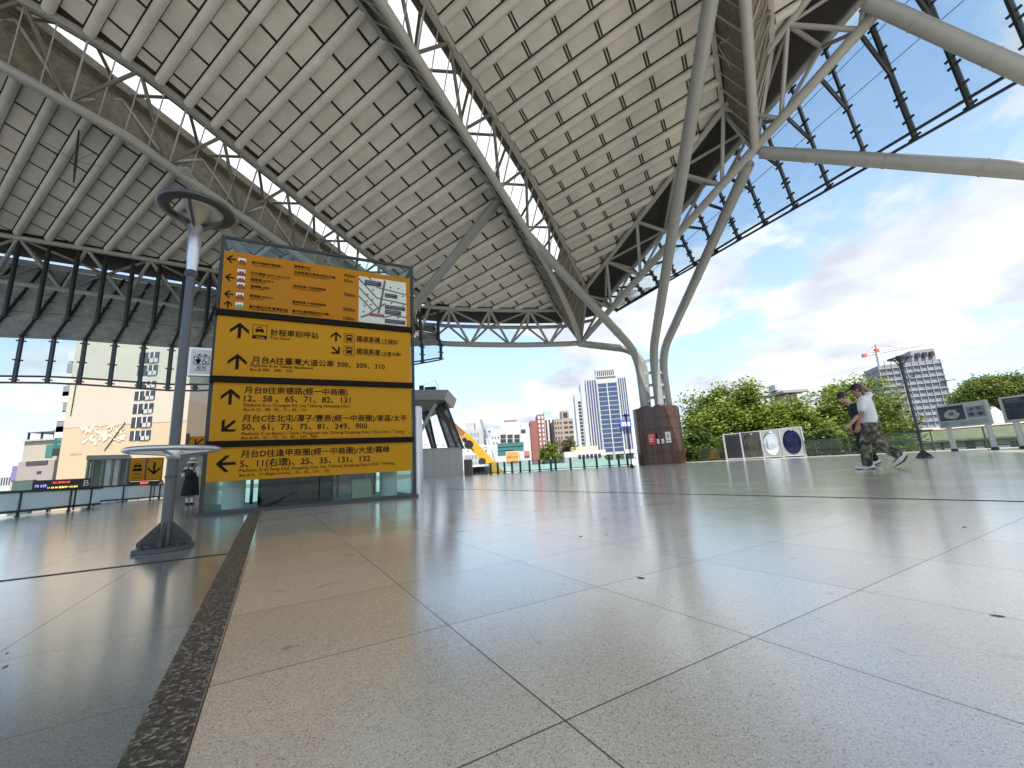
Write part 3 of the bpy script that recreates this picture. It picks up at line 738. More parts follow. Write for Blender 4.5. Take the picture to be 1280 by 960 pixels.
# signs -------------------------------------------------------------------------------------------------
OFF = .10
class Letter(MB):
    pass
def add_text(mb, s, x0, y0, x1, y1, weight=.012, hmul=1.0, off=OFF + .006):
    a = on_sign(x0, y0, off); b = on_sign(x1, y1, off)
    V, F, wd = text_mesh(s, 0)
    sc = (b[0] - a[0]) / wd; z0 = (a[1] + b[1]) / 2; w = weight * sc * .9
    for k, (dx, dy) in enumerate(((-w, -w), (w, -w), (-w, w), (w, w)) if weight > .004 else ((0, 0),)):
        mb.add([sp3(a[0] + v[0] * sc + dx, z0 + v[1] * sc * hmul + dy, off + k * .0002) for v in V], F)
def add_poly(mb, pts, s0, z0, sc, off=OFF + .004, th=.002):
    mb.prism([sp3(s0 + x * sc, z0 + y * sc, off) for x, y in pts], SN * th)
def arrow_at(mb, px, py, hpx, ang, heavy=1.0):
    a = on_sign(px, py, OFF); b = on_sign(px, py - hpx / 2, OFF); sc = (b[1] - a[1]); ca, sa = cos(ang), sin(ang)
    w = .17 * heavy; parts = [[(-w, -1), (w, -1), (w, .72), (-w, .72)], [(0, 1), (-.98, .06), (-.98, -.38), (0, .55)], [(0, 1), (0, .55), (.98, -.38), (.98, .06)]]
    for i, P in enumerate(parts):
        add_poly(mb, [(x * ca - y * sa, x * sa + y * ca) for x, y in P], a[0], a[1], sc, OFF + .004 + i * .0012)
def sign_board(label, x0, ytl, ybl, x1, ytr, ybr):
    s0 = on_sign(x0[0], ytl, OFF)[0]; s0b = on_sign(x0[1], ybl, OFF)[0]; s1 = on_sign(x1, ytr, OFF)[0]
    zt = (on_sign(x0[0], ytl, OFF)[1] + on_sign(x1, ytr, OFF)[1]) / 2; zb = (on_sign(x0[1], ybl, OFF)[1] + on_sign(x1, ybr, OFF)[1]) / 2
    sl = min(s0, s0b)
    t = thing('direction_sign', label, 'sign', tuple(sp3((sl + s1) / 2, zb, OFF)), group='yellow signs on the lift tower')
    m_ = MB(); m_.prism([sp3(sl, zb, .035), sp3(s1, zb, .035), sp3(s1, zt, .035), sp3(sl, zt, .035)], SN * (OFF - .035)); m_.build('board', M_YELLOWTOP if 'top yellow' in label else M_YELLOW, t)
    return t, sl, s1, zb, zt
def trim(t, sl, s1, z0, z1):
    m_ = MB(); m_.prism([sp3(sl - .03, z0, .03), sp3(s1 + .03, z0, .03), sp3(s1 + .03, z1, .03), sp3(sl - .03, z1, .03)], SN * (OFF + .02)); m_.build('dark_trim', mat('sign_trim', (.008, .005, .004), .6, spec=.15), t)
S1 = sign_board('top yellow sign with bus icons, distances in metres and a small street map', (281, 275), 311, 386, 512.0, 350, 410)
S2 = sign_board('second yellow sign from the top, with the taxi stand and Taiwan Boulevard lines', (272, 268), 392.5, 470, 513.0, 417, 478.5)
S3 = sign_board('third yellow sign, listing platforms B and C with their bus numbers', (267, 262), 477.5, 549.5, 513.6, 485.5, 547.5)
S4 = sign_board('lowest yellow sign, for platform D, just over the lift entrance', (261, 257), 558.5, 603, 514.6, 553.5, 588)
for up, dn in ((S1, S2), (S2, S3), (S3, S4)): trim(dn[0], min(up[1], dn[1]), max(up[2], dn[2]), dn[4] + .004, up[3] - .004)
M_INKT = M_INK
def letters(t, lines, m=M_INK, nm='lettering'):
    for q in lines:
        mb = MB(); add_text(mb, *q); mb.build(nm, m, t)
letters(S2[0], [('計程車招呼站', 338, 418.2, 398, 423.2, .012), ('月台A往臺灣大道公車 300、309、310', 314.7, 452, 481, 462.2, .011),
                ('Platform A to Taiwan Boulevard', 313, 457.5, 391, 462.2, .006), ('Bus # 300、309、310', 312.6, 463, 365, 465.8, .006),
                ('國道客運', 446, 425, 475, 428, .012), ('（干城站）', 477.5, 427.9, 498, 429.6, .012), ('國道客運', 446, 441, 475, 443, .012), ('（大智北路）', 477.5, 443.4, 501.5, 445.2, .012)])
letters(S2[0], [('Taxi Stand', 337.5, 423.6, 362.4, 425.3, .006), ('Intercity Bus (Gancheng Station)', 446, 427.8, 495.6, 431.3, .004), ('Intercity Bus (Dazhi N. Rd.)', 446, 443.6, 488.5, 446, .004)], M_INKRED, 'small_lettering')
letters(S3[0], [('月台B往崇德路(經一中商圈)', 305.2, 490.5, 434.5, 494, .011), ('12、58 、65、71、82、131', 305, 501, 438, 504, .011),
                ('月台C往北屯/潭子/豐原(經一中商圈)/東區/太平', 302.8, 525, 508.4, 527, .011), ('50、61、73、75、81、249、900', 302, 537, 459, 536, .011)])
letters(S3[0], [('Platform B to Chongde Rd. (via Yizhong Shopping Dist.)', 304.5, 507.6, 438, 509.7, .005), ('Bus # 12、58、65、71、82、131', 304.5, 513.2, 383, 514, .005),
                ('Platform C to Beitun / Tanzi / Fengyuan (via Yizhong Shopping Dist.) / East Dist. / Taiping', 302, 543, 505, 541.6, .005), ('Bus # 50、61、73、75、81、249、900', 301.6, 549, 396, 547.4, .005)], M_INKRED, 'small_lettering')
letters(S4[0], [('月台D往逢甲商圈(經一中商圈)/大里/霧峰', 301, 570.6, 487, 565.3, .011), ('5、11(右環)、25、35、131、132', 299.8, 583, 462.7, 577, .011)])
letters(S4[0], [('Platform D to Feng Chia Shopping Dist. (via Yizhong Shopping Dist.)/ Dali / Wufeng', 299, 589.4, 493.6, 581, .005), ('Bus # 5、11 (Right Circle)、25、35、131、132', 298.6, 596, 412, 589.6, .005)], M_INKRED, 'small_lettering')
letters(S1[0], [('臺中特高鐵中轉接駁-1', 314.8, 329.6, 353.9, 333.8, .015), ('日月潭線 6670 A.B.C.D.F', 313.8, 342.6, 362.2, 348.8, .015), ('埔里線 6670 F', 313, 350.5, 341.9, 353.8, .015),
                ('溪頭線 6883', 312.7, 358.9, 336.7, 361.5, .015), ('鹿港線 6333 G', 312, 370.8, 340.8, 373.9, .015), ('臺中觀光公車 臺灣道408', 311.5, 383.6, 359.8, 389.6, .015),
                ('臺鐵臺中站', 367.7, 333.9, 387.5, 336.2, .015), ('北側客運站(轉運站至D月臺)', 367.5, 341, 419.8, 348.6, .015), ('南投客運 干城站搭乘處', 366.5, 358.4, 407.3, 363.4, .015),
                ('豐原客運 干城站搭乘處', 365.6, 378.2, 407.3, 382.9, .015), ('臺中站(臺灣道路至A月臺)', 365.3, 389.7, 411.5, 394.2, .015),
                ('450m', 430, 345.3, 444, 347.8, .011), ('55m', 430, 352, 440.6, 353.7, .011), ('700m', 429.7, 370, 444, 371.5, .011), ('500m', 429, 388, 443.8, 390, .011), ('100m', 429, 399.4, 443, 401, .011)])
letters(S1[0], [('Taichung HSR Shuttle No.1', 314.6, 332.2, 346, 335.4, .012), ('Sun Moon Lake Line 6670 A B C D', 313.4, 345.2, 350, 349.6, .012), ('Puli Line 6670', 312.8, 352.8, 331, 354.9, .012), ('Xitou Line 6883', 312.4, 361.2, 331, 363, .012),
                ('Lugang Line 6333', 311.7, 373.2, 329, 375, .012), ('Taichung Sightseeing Bus Line 408', 311.2, 386.2, 359, 391.6, .012), ('Taichung Station TRA', 367.5, 336.2, 389, 338.6, .012),
                ('North Side Bus Station, Platform D', 367.2, 343.8, 412, 350, .012), ('Nantou Bus Gancheng Station', 366.2, 361, 401, 364.8, .012), ('Fengyuan Bus Gancheng Station', 365.4, 380.8, 400, 384.2, .012), ('Taichung Station Taiwan Blvd', 365, 392.2, 402, 395.6, .012)], M_INKRED, 'small_lettering')
def arrows(t, L):
    for (x, y, hp, a) in L:
        mb = MB(); arrow_at(mb, x, y, hp, a); mb.build('arrow', M_INK, t)
arrows(S1[0], [(289.3, 324, 9.5, pi / 2), (287.2, 346.9, 9.5, pi / 2), (286.1, 367.7, 9.5, pi / 2), (285, 380.3, 8.5, 0)])
arrows(S2[0], [(299.5, 413, 19.5, 0), (296.6, 452, 19.5, 0), (420, 420.6, 12, 0), (419.8, 438, 12, -3 * pi / 4)])
arrows(S3[0], [(288, 495.7, 20, 0), (285.3, 532.7, 19, 3 * pi / 4)])
arrows(S4[0], [(282.2, 579.6, 21, pi / 2)])
def rect_px(mb, x0, y0, x1, y1, off=OFF + .004, th=.002, inset=0):
    a, b = on_sign(x0, y0, OFF), on_sign(x1, y1, OFF)
    s0, s1, z1, z0 = a[0] + inset, b[0] - inset, a[1] - inset, b[1] + inset
    mb.prism([sp3(s0, z0, off), sp3(s1, z0, off), sp3(s1, z1, off), sp3(s0, z1, off)], SN * th); return s0, s1, z0, z1
def frame_px(mb, x0, y0, x1, y1, wd, off=OFF + .004):
    a, b = on_sign(x0, y0, OFF), on_sign(x1, y1, OFF); s0, s1, z1, z0 = a[0], b[0], a[1], b[1]
    for (p, q, r, t) in ((s0, s1, z0, z0 + wd), (s0, s1, z1 - wd, z1), (s0, s0 + wd, z0 + wd, z1 - wd), (s1 - wd, s1, z0 + wd, z1 - wd)):
        mb.prism([sp3(p, r, off), sp3(q, r, off), sp3(q, t, off), sp3(p, t, off)], SN * .002)
def bus_icon(t, x0, y0, x1, y1):
    mb = MB(); frame_px(mb, x0, y0, x1, y1, .008); mb.build('icon_frame', M_INKRED, t)
    a, b = on_sign(x0, y0, OFF), on_sign(x1, y1, OFF); cs, cz, sc = (a[0] + b[0]) / 2, (a[1] + b[1]) / 2, (b[0] - a[0]) / 2
    mb = MB()
    for P in ([(-.6, -.5), (.6, -.5), (.6, .1), (-.6, .1)], [(-.6, .42), (.6, .42), (.5, .68), (-.5, .68)], [(-.6, .1), (-.47, .1), (-.47, .42), (-.6, .42)], [(.47, .1), (.6, .1), (.6, .42), (.47, .42)], [(-.5, -.72), (-.25, -.72), (-.25, -.5), (-.5, -.5)], [(.25, -.72), (.5, -.72), (.5, -.5), (.25, -.5)]):
        add_poly(mb, P, cs, cz, sc)
    mb.build('bus_icon', M_INK, t); mb = MB()
    for q in (-.42, .42): add_poly(mb, [(q - .1, -.35), (q + .1, -.35), (q + .1, -.2), (q - .1, -.2)], cs, cz, sc, OFF + .0075)
    mb.build('bus_lamp', M_YELLOW, t)
bus_icon(S2[0], 430, 416.3, 443, 429); bus_icon(S2[0], 429.6, 432, 443, 444.8)
# taxi icon
def car_polys(): return [[(-.62, -.35), (.62, -.35), (.62, .0), (.45, .12), (-.45, .12), (-.62, 0)], [(-.45, .12), (-.34, .12), (-.22, .38), (-.3, .44)], [(.34, .12), (.45, .12), (.3, .44), (.22, .38)], [(-.3, .38), (.3, .38), (.3, .46), (-.3, .46)], [(-.55, -.5), (-.33, -.5), (-.33, -.35), (-.55, -.35)], [(.33, -.5), (.55, -.5), (.55, -.35), (.33, -.35)], [(-.12, .46), (.12, .46), (.12, .56), (-.12, .56)]]
mb = MB(); frame_px(mb, 316.2, 405.2, 333.4, 424.3, .008); mb.build('icon_frame', M_INKRED, S2[0])
mb = MB(); a = on_sign(324.6, 412.3, OFF); [add_poly(mb, P, a[0], a[1], .105, OFF + .004 + .0004 * i) for i, P in enumerate(car_polys())]; mb.build('taxi_icon', M_INK, S2[0])
mb = MB(); rect_px(mb, 316.4, 418.6, 333.0, 424.2, OFF + .0065); mb.build('icon_bar', M_INK, S2[0])
mb = MB(); add_text(mb, 'TAXI', 319.5, 423.2, 330, 424.0, .03, 1, OFF + .0105); mb.build('icon_lettering', M_YELLOW, S2[0])
for (x, y) in ((302.8, 326.6), (301.8, 340.6), (301.3, 349), (301, 356.8), (299.9, 369.8), (299.2, 381.8)):
    gr = y > 380
    mb = MB(); rect_px(mb, x - 4.8, y - 4.3, x + 4.8, y + .8); mb.build('icon_plate', M_WHITE, S1[0])
    mb = MB(); rect_px(mb, x - 4.8, y + .9, x + 4.8, y + 4.6); mb.build('icon_band', M_GREEN if gr else mat('icon_red', (.30, .02, .03), .5), S1[0])
    mb = MB(); add_text(mb, '市區' if gr else '客運', x - 3, y + .2, x + 3, y + .7, .02, 1, OFF + .009); mb.build('icon_lettering', M_GREEN if gr else M_INK, S1[0])
# street map
q00, q11 = on_sign(448.6, 346, OFF), on_sign(508, 408.6, OFF)
ms0, ms1 = q00[0], q11[0]; mz1 = (on_sign(448.6, 346, OFF)[1] + on_sign(508.4, 353, OFF)[1]) / 2; mz0 = (on_sign(447.6, 401.5, OFF)[1] + on_sign(507.8, 409, OFF)[1]) / 2
mb = MB(); mb.prism([sp3(ms0, mz0, OFF + .003), sp3(ms1, mz0, OFF + .003), sp3(ms1, mz1, OFF + .003), sp3(ms0, mz1, OFF + .003)], SN * .003)
mp_ = mb.build('street_map', mat('map_white', (.62, .66, .60), .5), S1[0])
def mapxy(u, v): return (ms0 + (ms1 - ms0) * u, mz1 - (mz1 - mz0) * v)
def map_line(mb, pts, wd, off):
    for i, (p, q) in enumerate(zip(pts[:-1], pts[1:])):
        p, q = mapxy(*p), mapxy(*q); d = Vector((q[0] - p[0], q[1] - p[1])); d.normalize(); n = Vector((-d.y, d.x)) * wd / 2
        mb.prism([sp3(p[0] + n.x, p[1] + n.y, off + i * .0003), sp3(q[0] + n.x, q[1] + n.y, off + i * .0003), sp3(q[0] - n.x, q[1] - n.y, off + i * .0003), sp3(p[0] - n.x, p[1] - n.y, off + i * .0003)], SN * .001)
roads = MB()
for i, (P, wd) in enumerate([([(.0, .06), (.37, .44), (1, .50)], .028), ([(0, .25), (.40, .66)], .026), ([(0, .44), (.28, .72)], .026), ([(.54, .02), (.44, .62), (.40, .78)], .04), ([(.36, .20), (1, .28)], .024), ([(.05, .9), (.2, .82), (.34, .70), (.55, .54)], .03), ([(.50, .86), (.7, .78), (1, .80)], .022), ([(.2, 0), (.26, .06)], .022)]):
    map_line(roads, P, wd, OFF + .0068 + i * .0008)
roads.build('map_road', mat('map_road', (.09, .11, .09), .5), mp_)
for i, (x0, y0, x1, y1) in enumerate([(.12, .07, .46, .18), (.54, .31, .80, .40), (.54, .57, .97, .66), (.54, .68, .88, .77), (.54, .88, .97, .97)]):
    a, b = mapxy(x0, y0), mapxy(x1, y1); mb = MB(); o = OFF + .0165
    mb.prism([sp3(a[0], b[1], o), sp3(b[0], b[1], o), sp3(b[0], a[1], o), sp3(a[0], a[1], o)], SN * .001); mb.build('map_label', mat('map_label', (.015, .02, .04), .5), mp_)
    mb = MB()
    for k in range(2): map_line(mb, [(x0 + .02, y0 + .03 + k * .04), (x1 - .04 - .05 * k, y0 + .03 + k * .04)], .009, o + .002)
    mb.build('map_caption', mat('map_caption', (.3, .32, .36), .5), mp_)
mb = MB(); a, b = mapxy(.22, .79), mapxy(.52, .85); mb.prism([sp3(a[0], b[1], OFF + .017), sp3(b[0], b[1], OFF + .017), sp3(b[0], a[1], OFF + .017), sp3(a[0], a[1], OFF + .017)], SN * .001); mb.build('map_station', mat('map_station', (.25, .07, .08), .5), mp_)
rr = random.Random(4)
for k in range(13):
    u, v = [(.29, .27), (.18, .38), (.28, .48), (.16, .53), (.25, .6), (.12, .64), (.1, .77), (.66, .16), (.83, .16), (.93, .32), (.68, .51), (.93, .53), (.82, .82)][k]
    mb = MB(); a = mapxy(u, v); add_poly(mb, [(-1, -.6), (.2, -1), (1, -.2), (.5, .8), (-.6, .7)], a[0], a[1], .022, OFF + .0068, .001); mb.build('map_landmark', mat('map_road', (.09, .11, .09), .5), mp_)
# stainless post at the right of the tower
p = on_z(521.5, 616); m_ = MB(); m_.lathe((p.x, p.y, 0), [(.15, 0), (.15, 2.05), (.13, 2.1)], 20)
pp = tag(m_.build('steel_pillar', M_ALU), 'stainless round pillar beside the right edge of the glass lift tower', 'pillar')

# small white lift sign between lamp pole and yellow signs
p0 = on_sign(234.5, 433, -.05); 
lsn = thing('lift_sign', 'pale square sign with lift pictogram, left of the yellow signs', 'sign', tuple(sp3(on_sign(252, 470, .02)[0], on_sign(252, 470, .02)[1], .02)))
def ls(x, y): return on_sign(x, y, .02)
a, b = ls(236.5, 434), ls(268.5, 471)
zt, zb = (ls(237, 433.2)[1] + ls(269.5, 436)[1]) / 2, (ls(234, 468)[1] + ls(266, 471)[1]) / 2
m_ = MB(); m_.prism([sp3(a[0], zb, -.12), sp3(b[0] , zb, -.12), sp3(b[0], zt, -.12), sp3(a[0], zt, -.12)], SN * .13); m_.build('case', M_ALU, lsn)
M_LSB = mat('lift_sign_face', (.55, .58, .58), .35)
m_ = MB(); m_.prism([sp3(a[0] + .035, zb + .035, .011), sp3(b[0] - .035, zb + .035, .011), sp3(b[0] - .035, zt - .035, .011), sp3(a[0] + .035, zt - .035, .011)], SN * .004); m_.build('face', M_LSB, lsn)
m_ = MB(); m_.box(sp3((a[0] + b[0]) / 2 + .03, zb - .07, -.05), ((b[0] - a[0]) * .95, .09, .12), SYAW); m_.build('bracket', M_CONC, lsn)
W_, H_ = b[0] - a[0], zt - zb; cs, cz = (a[0] + b[0]) / 2 - .01 * W_, (zt + zb) / 2
def lsp(mb, pts, k=0): mb.prism([sp3(cs + x * W_, cz + y * W_, .0165 + k * .0006) for x, y in pts], SN * .001)
def circ(cx, cy, r, n=14): return [(cx + r * cos(2 * pi * i / n), cy + r * sin(2 * pi * i / n)) for i in range(n)]
mb = MB()
for P in ([(-.29, .20), (.27, .20), (.27, .225), (-.29, .225)], [(-.29, -.14), (.27, -.14), (.27, -.115), (-.29, -.115)], [(-.29, -.115), (-.265, -.115), (-.265, .2), (-.29, .2)], [(.245, -.115), (.27, -.115), (.27, .2), (.245, .2)]): lsp(mb, P)
lsp(mb, circ(-.13, .155, .035)); lsp(mb, [(-.22, -.01), (-.04, -.01), (-.04, .115), (-.22, .115)], 1); lsp(mb, [(-.185, -.1), (-.075, -.1), (-.075, -.01), (-.185, -.01)], 2)
n = 16
for i in range(n - 4):       # wheel
    a0, a1 = 2 * pi * (i + 5) / n, 2 * pi * (i + 6) / n
    lsp(mb, [(.08 + .085 * cos(a0), -.02 + .085 * sin(a0)), (.08 + .085 * cos(a1), -.02 + .085 * sin(a1)), (.08 + .06 * cos(a1), -.02 + .06 * sin(a1)), (.08 + .06 * cos(a0), -.02 + .06 * sin(a0))])
lsp(mb, circ(.07, .13, .027), 1); lsp(mb, [(.05, .02), (.09, .02), (.09, .1), (.05, .1)], 2); lsp(mb, [(.09, .02), (.16, .02), (.21, -.08), (.18, -.09), (.14, -.01), (.09, -.01)], 3)
for sx, up in ((-.1, 1), (.11, -1)):
    y = .295
    lsp(mb, [(sx - .015, y - .05), (sx + .015, y - .05), (sx + .015, y + .05), (sx - .015, y + .05)], 1); lsp(mb, [(sx - .08, y + up * .005), (sx, y + up * .06), (sx, y + up * .02), (sx - .08, y - up * .03)][::up], 2); lsp(mb, [(sx + .08, y + up * .005), (sx + .08, y - up * .03), (sx, y + up * .02), (sx, y + up * .06)][::up], 3)
mb.build('pictogram', M_INK, lsn)
mb = MB(); V, F, wd = text_mesh('電梯', 0); sc = .34 * W_ / wd
mb.add([sp3(cs - .17 * W_ + v[0] * sc, cz - .335 * W_ + v[1] * sc, .0165) for v in V], F)
V, F, wd = text_mesh('Elevator', 0); sc = .38 * W_ / wd; mb.add([sp3(cs - .20 * W_ + v[0] * sc, cz - .43 * W_ + v[1] * sc, .0165) for v in V], F)
mb.build('lettering', M_INK, lsn)

# ================================================================== LAMPS
def make_lamp(label, loc, col=M_LAMPGREY):
    t = thing('plaza_lamp', label, 'lamp', loc, 0, group='tall plaza lamps with a flat ring top')
    Hh = 3.02
    m_ = local(MB())
    for q in range(4):
        a = q * pi / 2 + .5; d = Vector((cos(a), sin(a), 0)); n = Vector((-d.y, d.x, 0)) * .012
        m_.prism([n + d * .03 + Vector((0, 0, .04)), n + d * .17 + Vector((0, 0, .04)), n + d * .17 + Vector((0, 0, .07)), n + d * .03 + Vector((0, 0, .22))], n * -2)
    m_.build('gusset', M_DARKGREY, t)
    m_ = local(MB()); m_.lathe((0, 0, 0), [(.205, .002), (.205, .03), (.07, .035)], 6); m_.build('foot_plate', M_DARKGREY, t)
    for q in range(4):
        a = q * pi / 2 + 1.2; m_ = local(MB()); m_.lathe((  .16 * cos(a), .16 * sin(a), .03), [(.02, 0), (.02, .02), (.01, .025), (.01, .05)], 6); m_.build('bolt', M_BLACKSTEEL, t)
    m_ = local(MB()); m_.lathe((0, 0, 0), [(.039, .03), (.038, 1.0), (.035, 2.3)], 20); m_.build('pole', col, t)
    m_ = local(MB()); m_.lathe((0, 0, 0), [(.038, 2.3), (.048, 2.32), (.048, 2.35), (.038, 2.36)], 20); m_.lathe((0, 0, 0), [(.043, .55), (.043, .57)], 20); m_.build('clamp', M_DARKGREY, t)
    m_ = local(MB()); m_.lathe((0, 0, 0), [(.039, 2.36), (.047, 2.5), (.059, 2.80), (.03, 2.82)], 20); m_.build('socket', M_ALU if col == M_LAMPGREY else col, t)
    # lower ring rail
    m_ = local(MB()); n = 36
    ring = [(.30 * cos(2 * pi * i / n), .30 * sin(2 * pi * i / n), .775) for i in range(n + 1)]
    m_.tube(ring, .02, 8, False)
    for q in range(4):
        a = q * pi / 2 + .4; m_.tube([(.05 * cos(a), .05 * sin(a), .74), (.29 * cos(a), .29 * sin(a), .765)], .011, 6)
    m_.lathe((0, 0, 0), [(.038, .70), (.052, .72), (.052, .78), (.038, .79)], 16)
    m_.build('leaning_rail', M_ALU if col == M_LAMPGREY else col, t)
    # ring head
    m_ = local(MB()); m_.lathe((0, 0, 0), [(.20, 2.95), (.20, 2.97), (.25, 2.99), (.29, 2.98), (.298, 2.96), (.285, 2.945), (.21, 2.94), (.20, 2.95)], 40); m_.build('ring_shade', M_LAMPGREY if col == M_LAMPGREY else col, t)
    for q in range(3):
        a = q * 2 * pi / 3 + .9; m_ = local(MB()); m_.bar((.055 * cos(a), .055 * sin(a), 2.79), (.22 * cos(a), .22 * sin(a), 2.955), .016, .03); m_.build('arm', M_DARKGREY, t)
    m_ = local(MB()); m_.lathe((0, 0, 0), [(.03, 2.82), (.105, 2.99), (.11, 3.02), (.08, 3.05), (.0001, 3.06)], 20); m_.build('lamp_bowl', mat('lamp_bowl', (.30, .26, .17), .4, var=.2) if col == M_LAMPGREY else col, t)
    return t
lp = on_z(205, 687.5)
lamp1 = make_lamp('tall grey plaza lamp with ring rail, left of the yellow signs', (lp.x, lp.y, 0))
lq = on_z(1156, 572.5)
lamp2 = make_lamp('dark plaza lamp between the two walking men and the information boards', (lq.x, lq.y, 0), M_DARKGREY)
lr_ = at_y(790, 585.5, 24.5)
lamp3 = dup(lamp2, (lr_.x, lr_.y, 0), .4, 'distant dark plaza lamp just left of the brown granite drum')
lamp3.scale = (.85, .85, 1.03)
# ================================================================== RAILINGS, BOARDS, NEAR STRUCTURES
def zof(base, x, y): return on_v(x, y, base, (base[0], base[1])).z
M_RAILGLASS = glass('rail_glass', (.85, .93, .93), 1.0, dirt_glare=.62, dirt_glare_col=(.78, .84, .84), dscale=.8)  # pale film paints the brightness of the sky into the pane
def glare_rail():
    m = bpy.data.materials.new('glare_rail_glass'); m.use_nodes = True; nt = m.node_tree; N, L = nt.nodes, nt.links; N.clear()
    out = N.new('ShaderNodeOutputMaterial'); t = N.new('ShaderNodeBsdfTranslucent'); t.inputs[0].default_value = (.82, .9, .9, 1); d = N.new('ShaderNodeBsdfDiffuse'); d.inputs[0].default_value = (.75, .8, .8, 1); tr = N.new('ShaderNodeBsdfTransparent'); tr.inputs[0].default_value = (.9, .96, .96, 1)
    a = N.new('ShaderNodeMixShader'); a.inputs[0].default_value = .3; L.new(t.outputs[0], a.inputs[1]); L.new(d.outputs[0], a.inputs[2]); b = N.new('ShaderNodeMixShader'); b.inputs[0].default_value = .18; L.new(a.outputs[0], b.inputs[1]); L.new(tr.outputs[0], b.inputs[2]); L.new(b.outputs[0], out.inputs[0]); return m
M_RAILGLARE = glare_rail()  # whitened panes imitate sky glare in the railing glass
M_RAILGLASS2 = glass('rail_glass_green', (.55, .66, .58), .8, dirt_glare=.04, dirt_glare_col=(.3, .36, .32))
M_DGREY = mat('rail_dark', (.03, .034, .035), .45)
def railing(label, pts, posts, h, glassm, top=(.08, .06), base_gap=.1, mid=False, post=(.06, .06)):
    c = (Vector(pts[0]) + Vector(pts[-1])) / 2
    t = thing('railing', label, 'railing', (c.x, c.y, 0), group='railings along the plaza edge')
    P = [Vector((p[0], p[1], 0)) for p in pts]
    up = lambda p, z: Vector((p.x, p.y, z))
    r = MB(); b = MB()
    for a, c_ in zip(P[:-1], P[1:]):
        r.bar(up(a, h), up(c_, h), *top); b.bar(up(a, base_gap), up(c_, base_gap), .05, .06)
        if mid: b.bar(up(a, h * .8), up(c_, h * .8), .03, .03)
    r.build('handrail', M_DGREY, t); b.build('bottom_rail', M_DGREY, t)
    for q in posts:
        q = Vector((q[0], q[1], 0)); m_ = MB(); m_.box(up(q, h / 2), (post[0], post[1], h - .002), atan2(q.y, q.x)); m_.box(up(q, .012), (post[0] * 1.8, post[1] * 1.8, .024), atan2(q.y, q.x)); m_.build('post', M_DGREY, t)
    for a, c_ in zip(P[:-1], P[1:]):
        n = Vector((c_.y - a.y, a.x - c_.x, 0)).normalized() * .012; a2, b2 = a.lerp(c_, .01), a.lerp(c_, .99); g_ = MB()
        g_.prism([up(a2, base_gap + .03), up(b2, base_gap + .03), up(b2, h - .03), up(a2, h - .03)], n); g_.build('glass_panel', glassm, t)
    return t
la, lb = on_z(-40, 652.5), on_z(124, 634.8)
def on_line(x, A, B, y=600):
    n = (B.y - A.y, A.x - B.x); q = on_v(x, y, (A.x, A.y, 0), n); return Vector((q.x, q.y, 0))
railing('low black railing with pale glass at the far left, in front of the cream tower', [la, on_line(29, la, lb), on_line(91, la, lb), lb], [la, on_line(29, la, lb), on_line(91, la, lb), on_line(116, la, lb)], .62, M_RAILGLARE, base_gap=.13)
la2, lb2 = on_z(111, 630.5), on_z(206, 622.5)
xs = [113, 121, 156, 190, 201]
railing('black railing with pale glass below the yellow taxi sign', [la2, on_line(156, la2, lb2), on_line(190, la2, lb2), lb2], [on_line(x, la2, lb2) for x in xs], .72, M_RAILGLARE, base_gap=.1)
# LED boards on the railings
def px_board(name, label, cat, c4, base, depth=.12, m=None, parts=True, group=None):
    """upright board through a base point; c4 = left, right, top, bottom pixels taken on the plane that faces the viewer"""
    n = Vector((base[0], base[1], 0)).normalized(); d = Vector((n.y, -n.x, 0))
    def P(x, y): return on_v(x, y, (base[0], base[1], 0), (n.x, n.y))
    tl, tr, br, bl = [P(*q) for q in c4]
    zt = (tl.z + tr.z) / 2; zb = (bl.z + br.z) / 2; s0 = ((tl - Vector(base)).dot(d) + (bl - Vector(base)).dot(d)) / 2; s1 = ((tr - Vector(base)).dot(d) + (br - Vector(base)).dot(d)) / 2
    o = Vector((base[0], base[1], 0)); q = lambda s, z, off=0: o + d * s - n * off + Vector((0, 0, z))
    t = thing(name, label, cat, tuple(q((s0 + s1) / 2, zb)), group=group)
    b = MB(); b.prism([q(s0, zb), q(s1, zb), q(s1, zt), q(s0, zt)], n * depth); b.build('board', m, t)
    return t, q, s0, s1, zb, zt
M_LEDBLACK = mat('led_black', (.012, .012, .014), .35)
def led(label, c4, base, letter, rows):
    t, q, s0, s1, zb, zt = px_board('led_board', label, 'display', c4, base, .1, M_LEDBLACK, group='bus display boards on the railing')
    w = s1 - s0; h = zt - zb; rr = random.Random(len(label))
    for k, (txt, col, fx, fz, fw) in enumerate(rows):
        mb = MB(); V, F, wd = text_mesh(txt, 0); sc = fw * w / wd
        mb.add([q(s0 + fx * w + v[0] * sc, zb + fz * h + v[1] * sc, .004) for v in V], F)
        mb.build('glowing_text', mat('led_' + '%d' % int(col[0] * 10 + col[1] * 100 + col[2] * 1000), col, .5, emit=col, estr=1.1), t)
    mb = MB(); V, F, wd = text_mesh(letter, 0); sc = .62 * h / .7
    mb.add([q(s1 - .13 * w + v[0] * sc, zb + .2 * h + v[1] * sc, .004) for v in V], F); mb.build('platform_letter', M_WHITE, t)
    for f in (.3, .75):
        m_ = MB(); a = q(s0 + f * w, zb, -.05); m_.bar((a.x, a.y, .02), (a.x, a.y, zb + .02), .03, .03); m_.build('leg', M_DGREY, t)
    return t
bx = on_line(75, la, lb) + Vector((0, .25, 0))
led('black bus display with red and yellow glowing text and letter B, on the left railing', [(41, 602), (113.5, 596.5), (113.5, 608.5), (41, 614)], bx, 'B', [('300 臺灣大道', (1, .05, .03), .32, .62, .3), ('73 5分', (.25, .3, 1), .03, .3, .2), ('11 25 35 進站中 132 8分', (1, .75, .12), .25, .12, .52)])
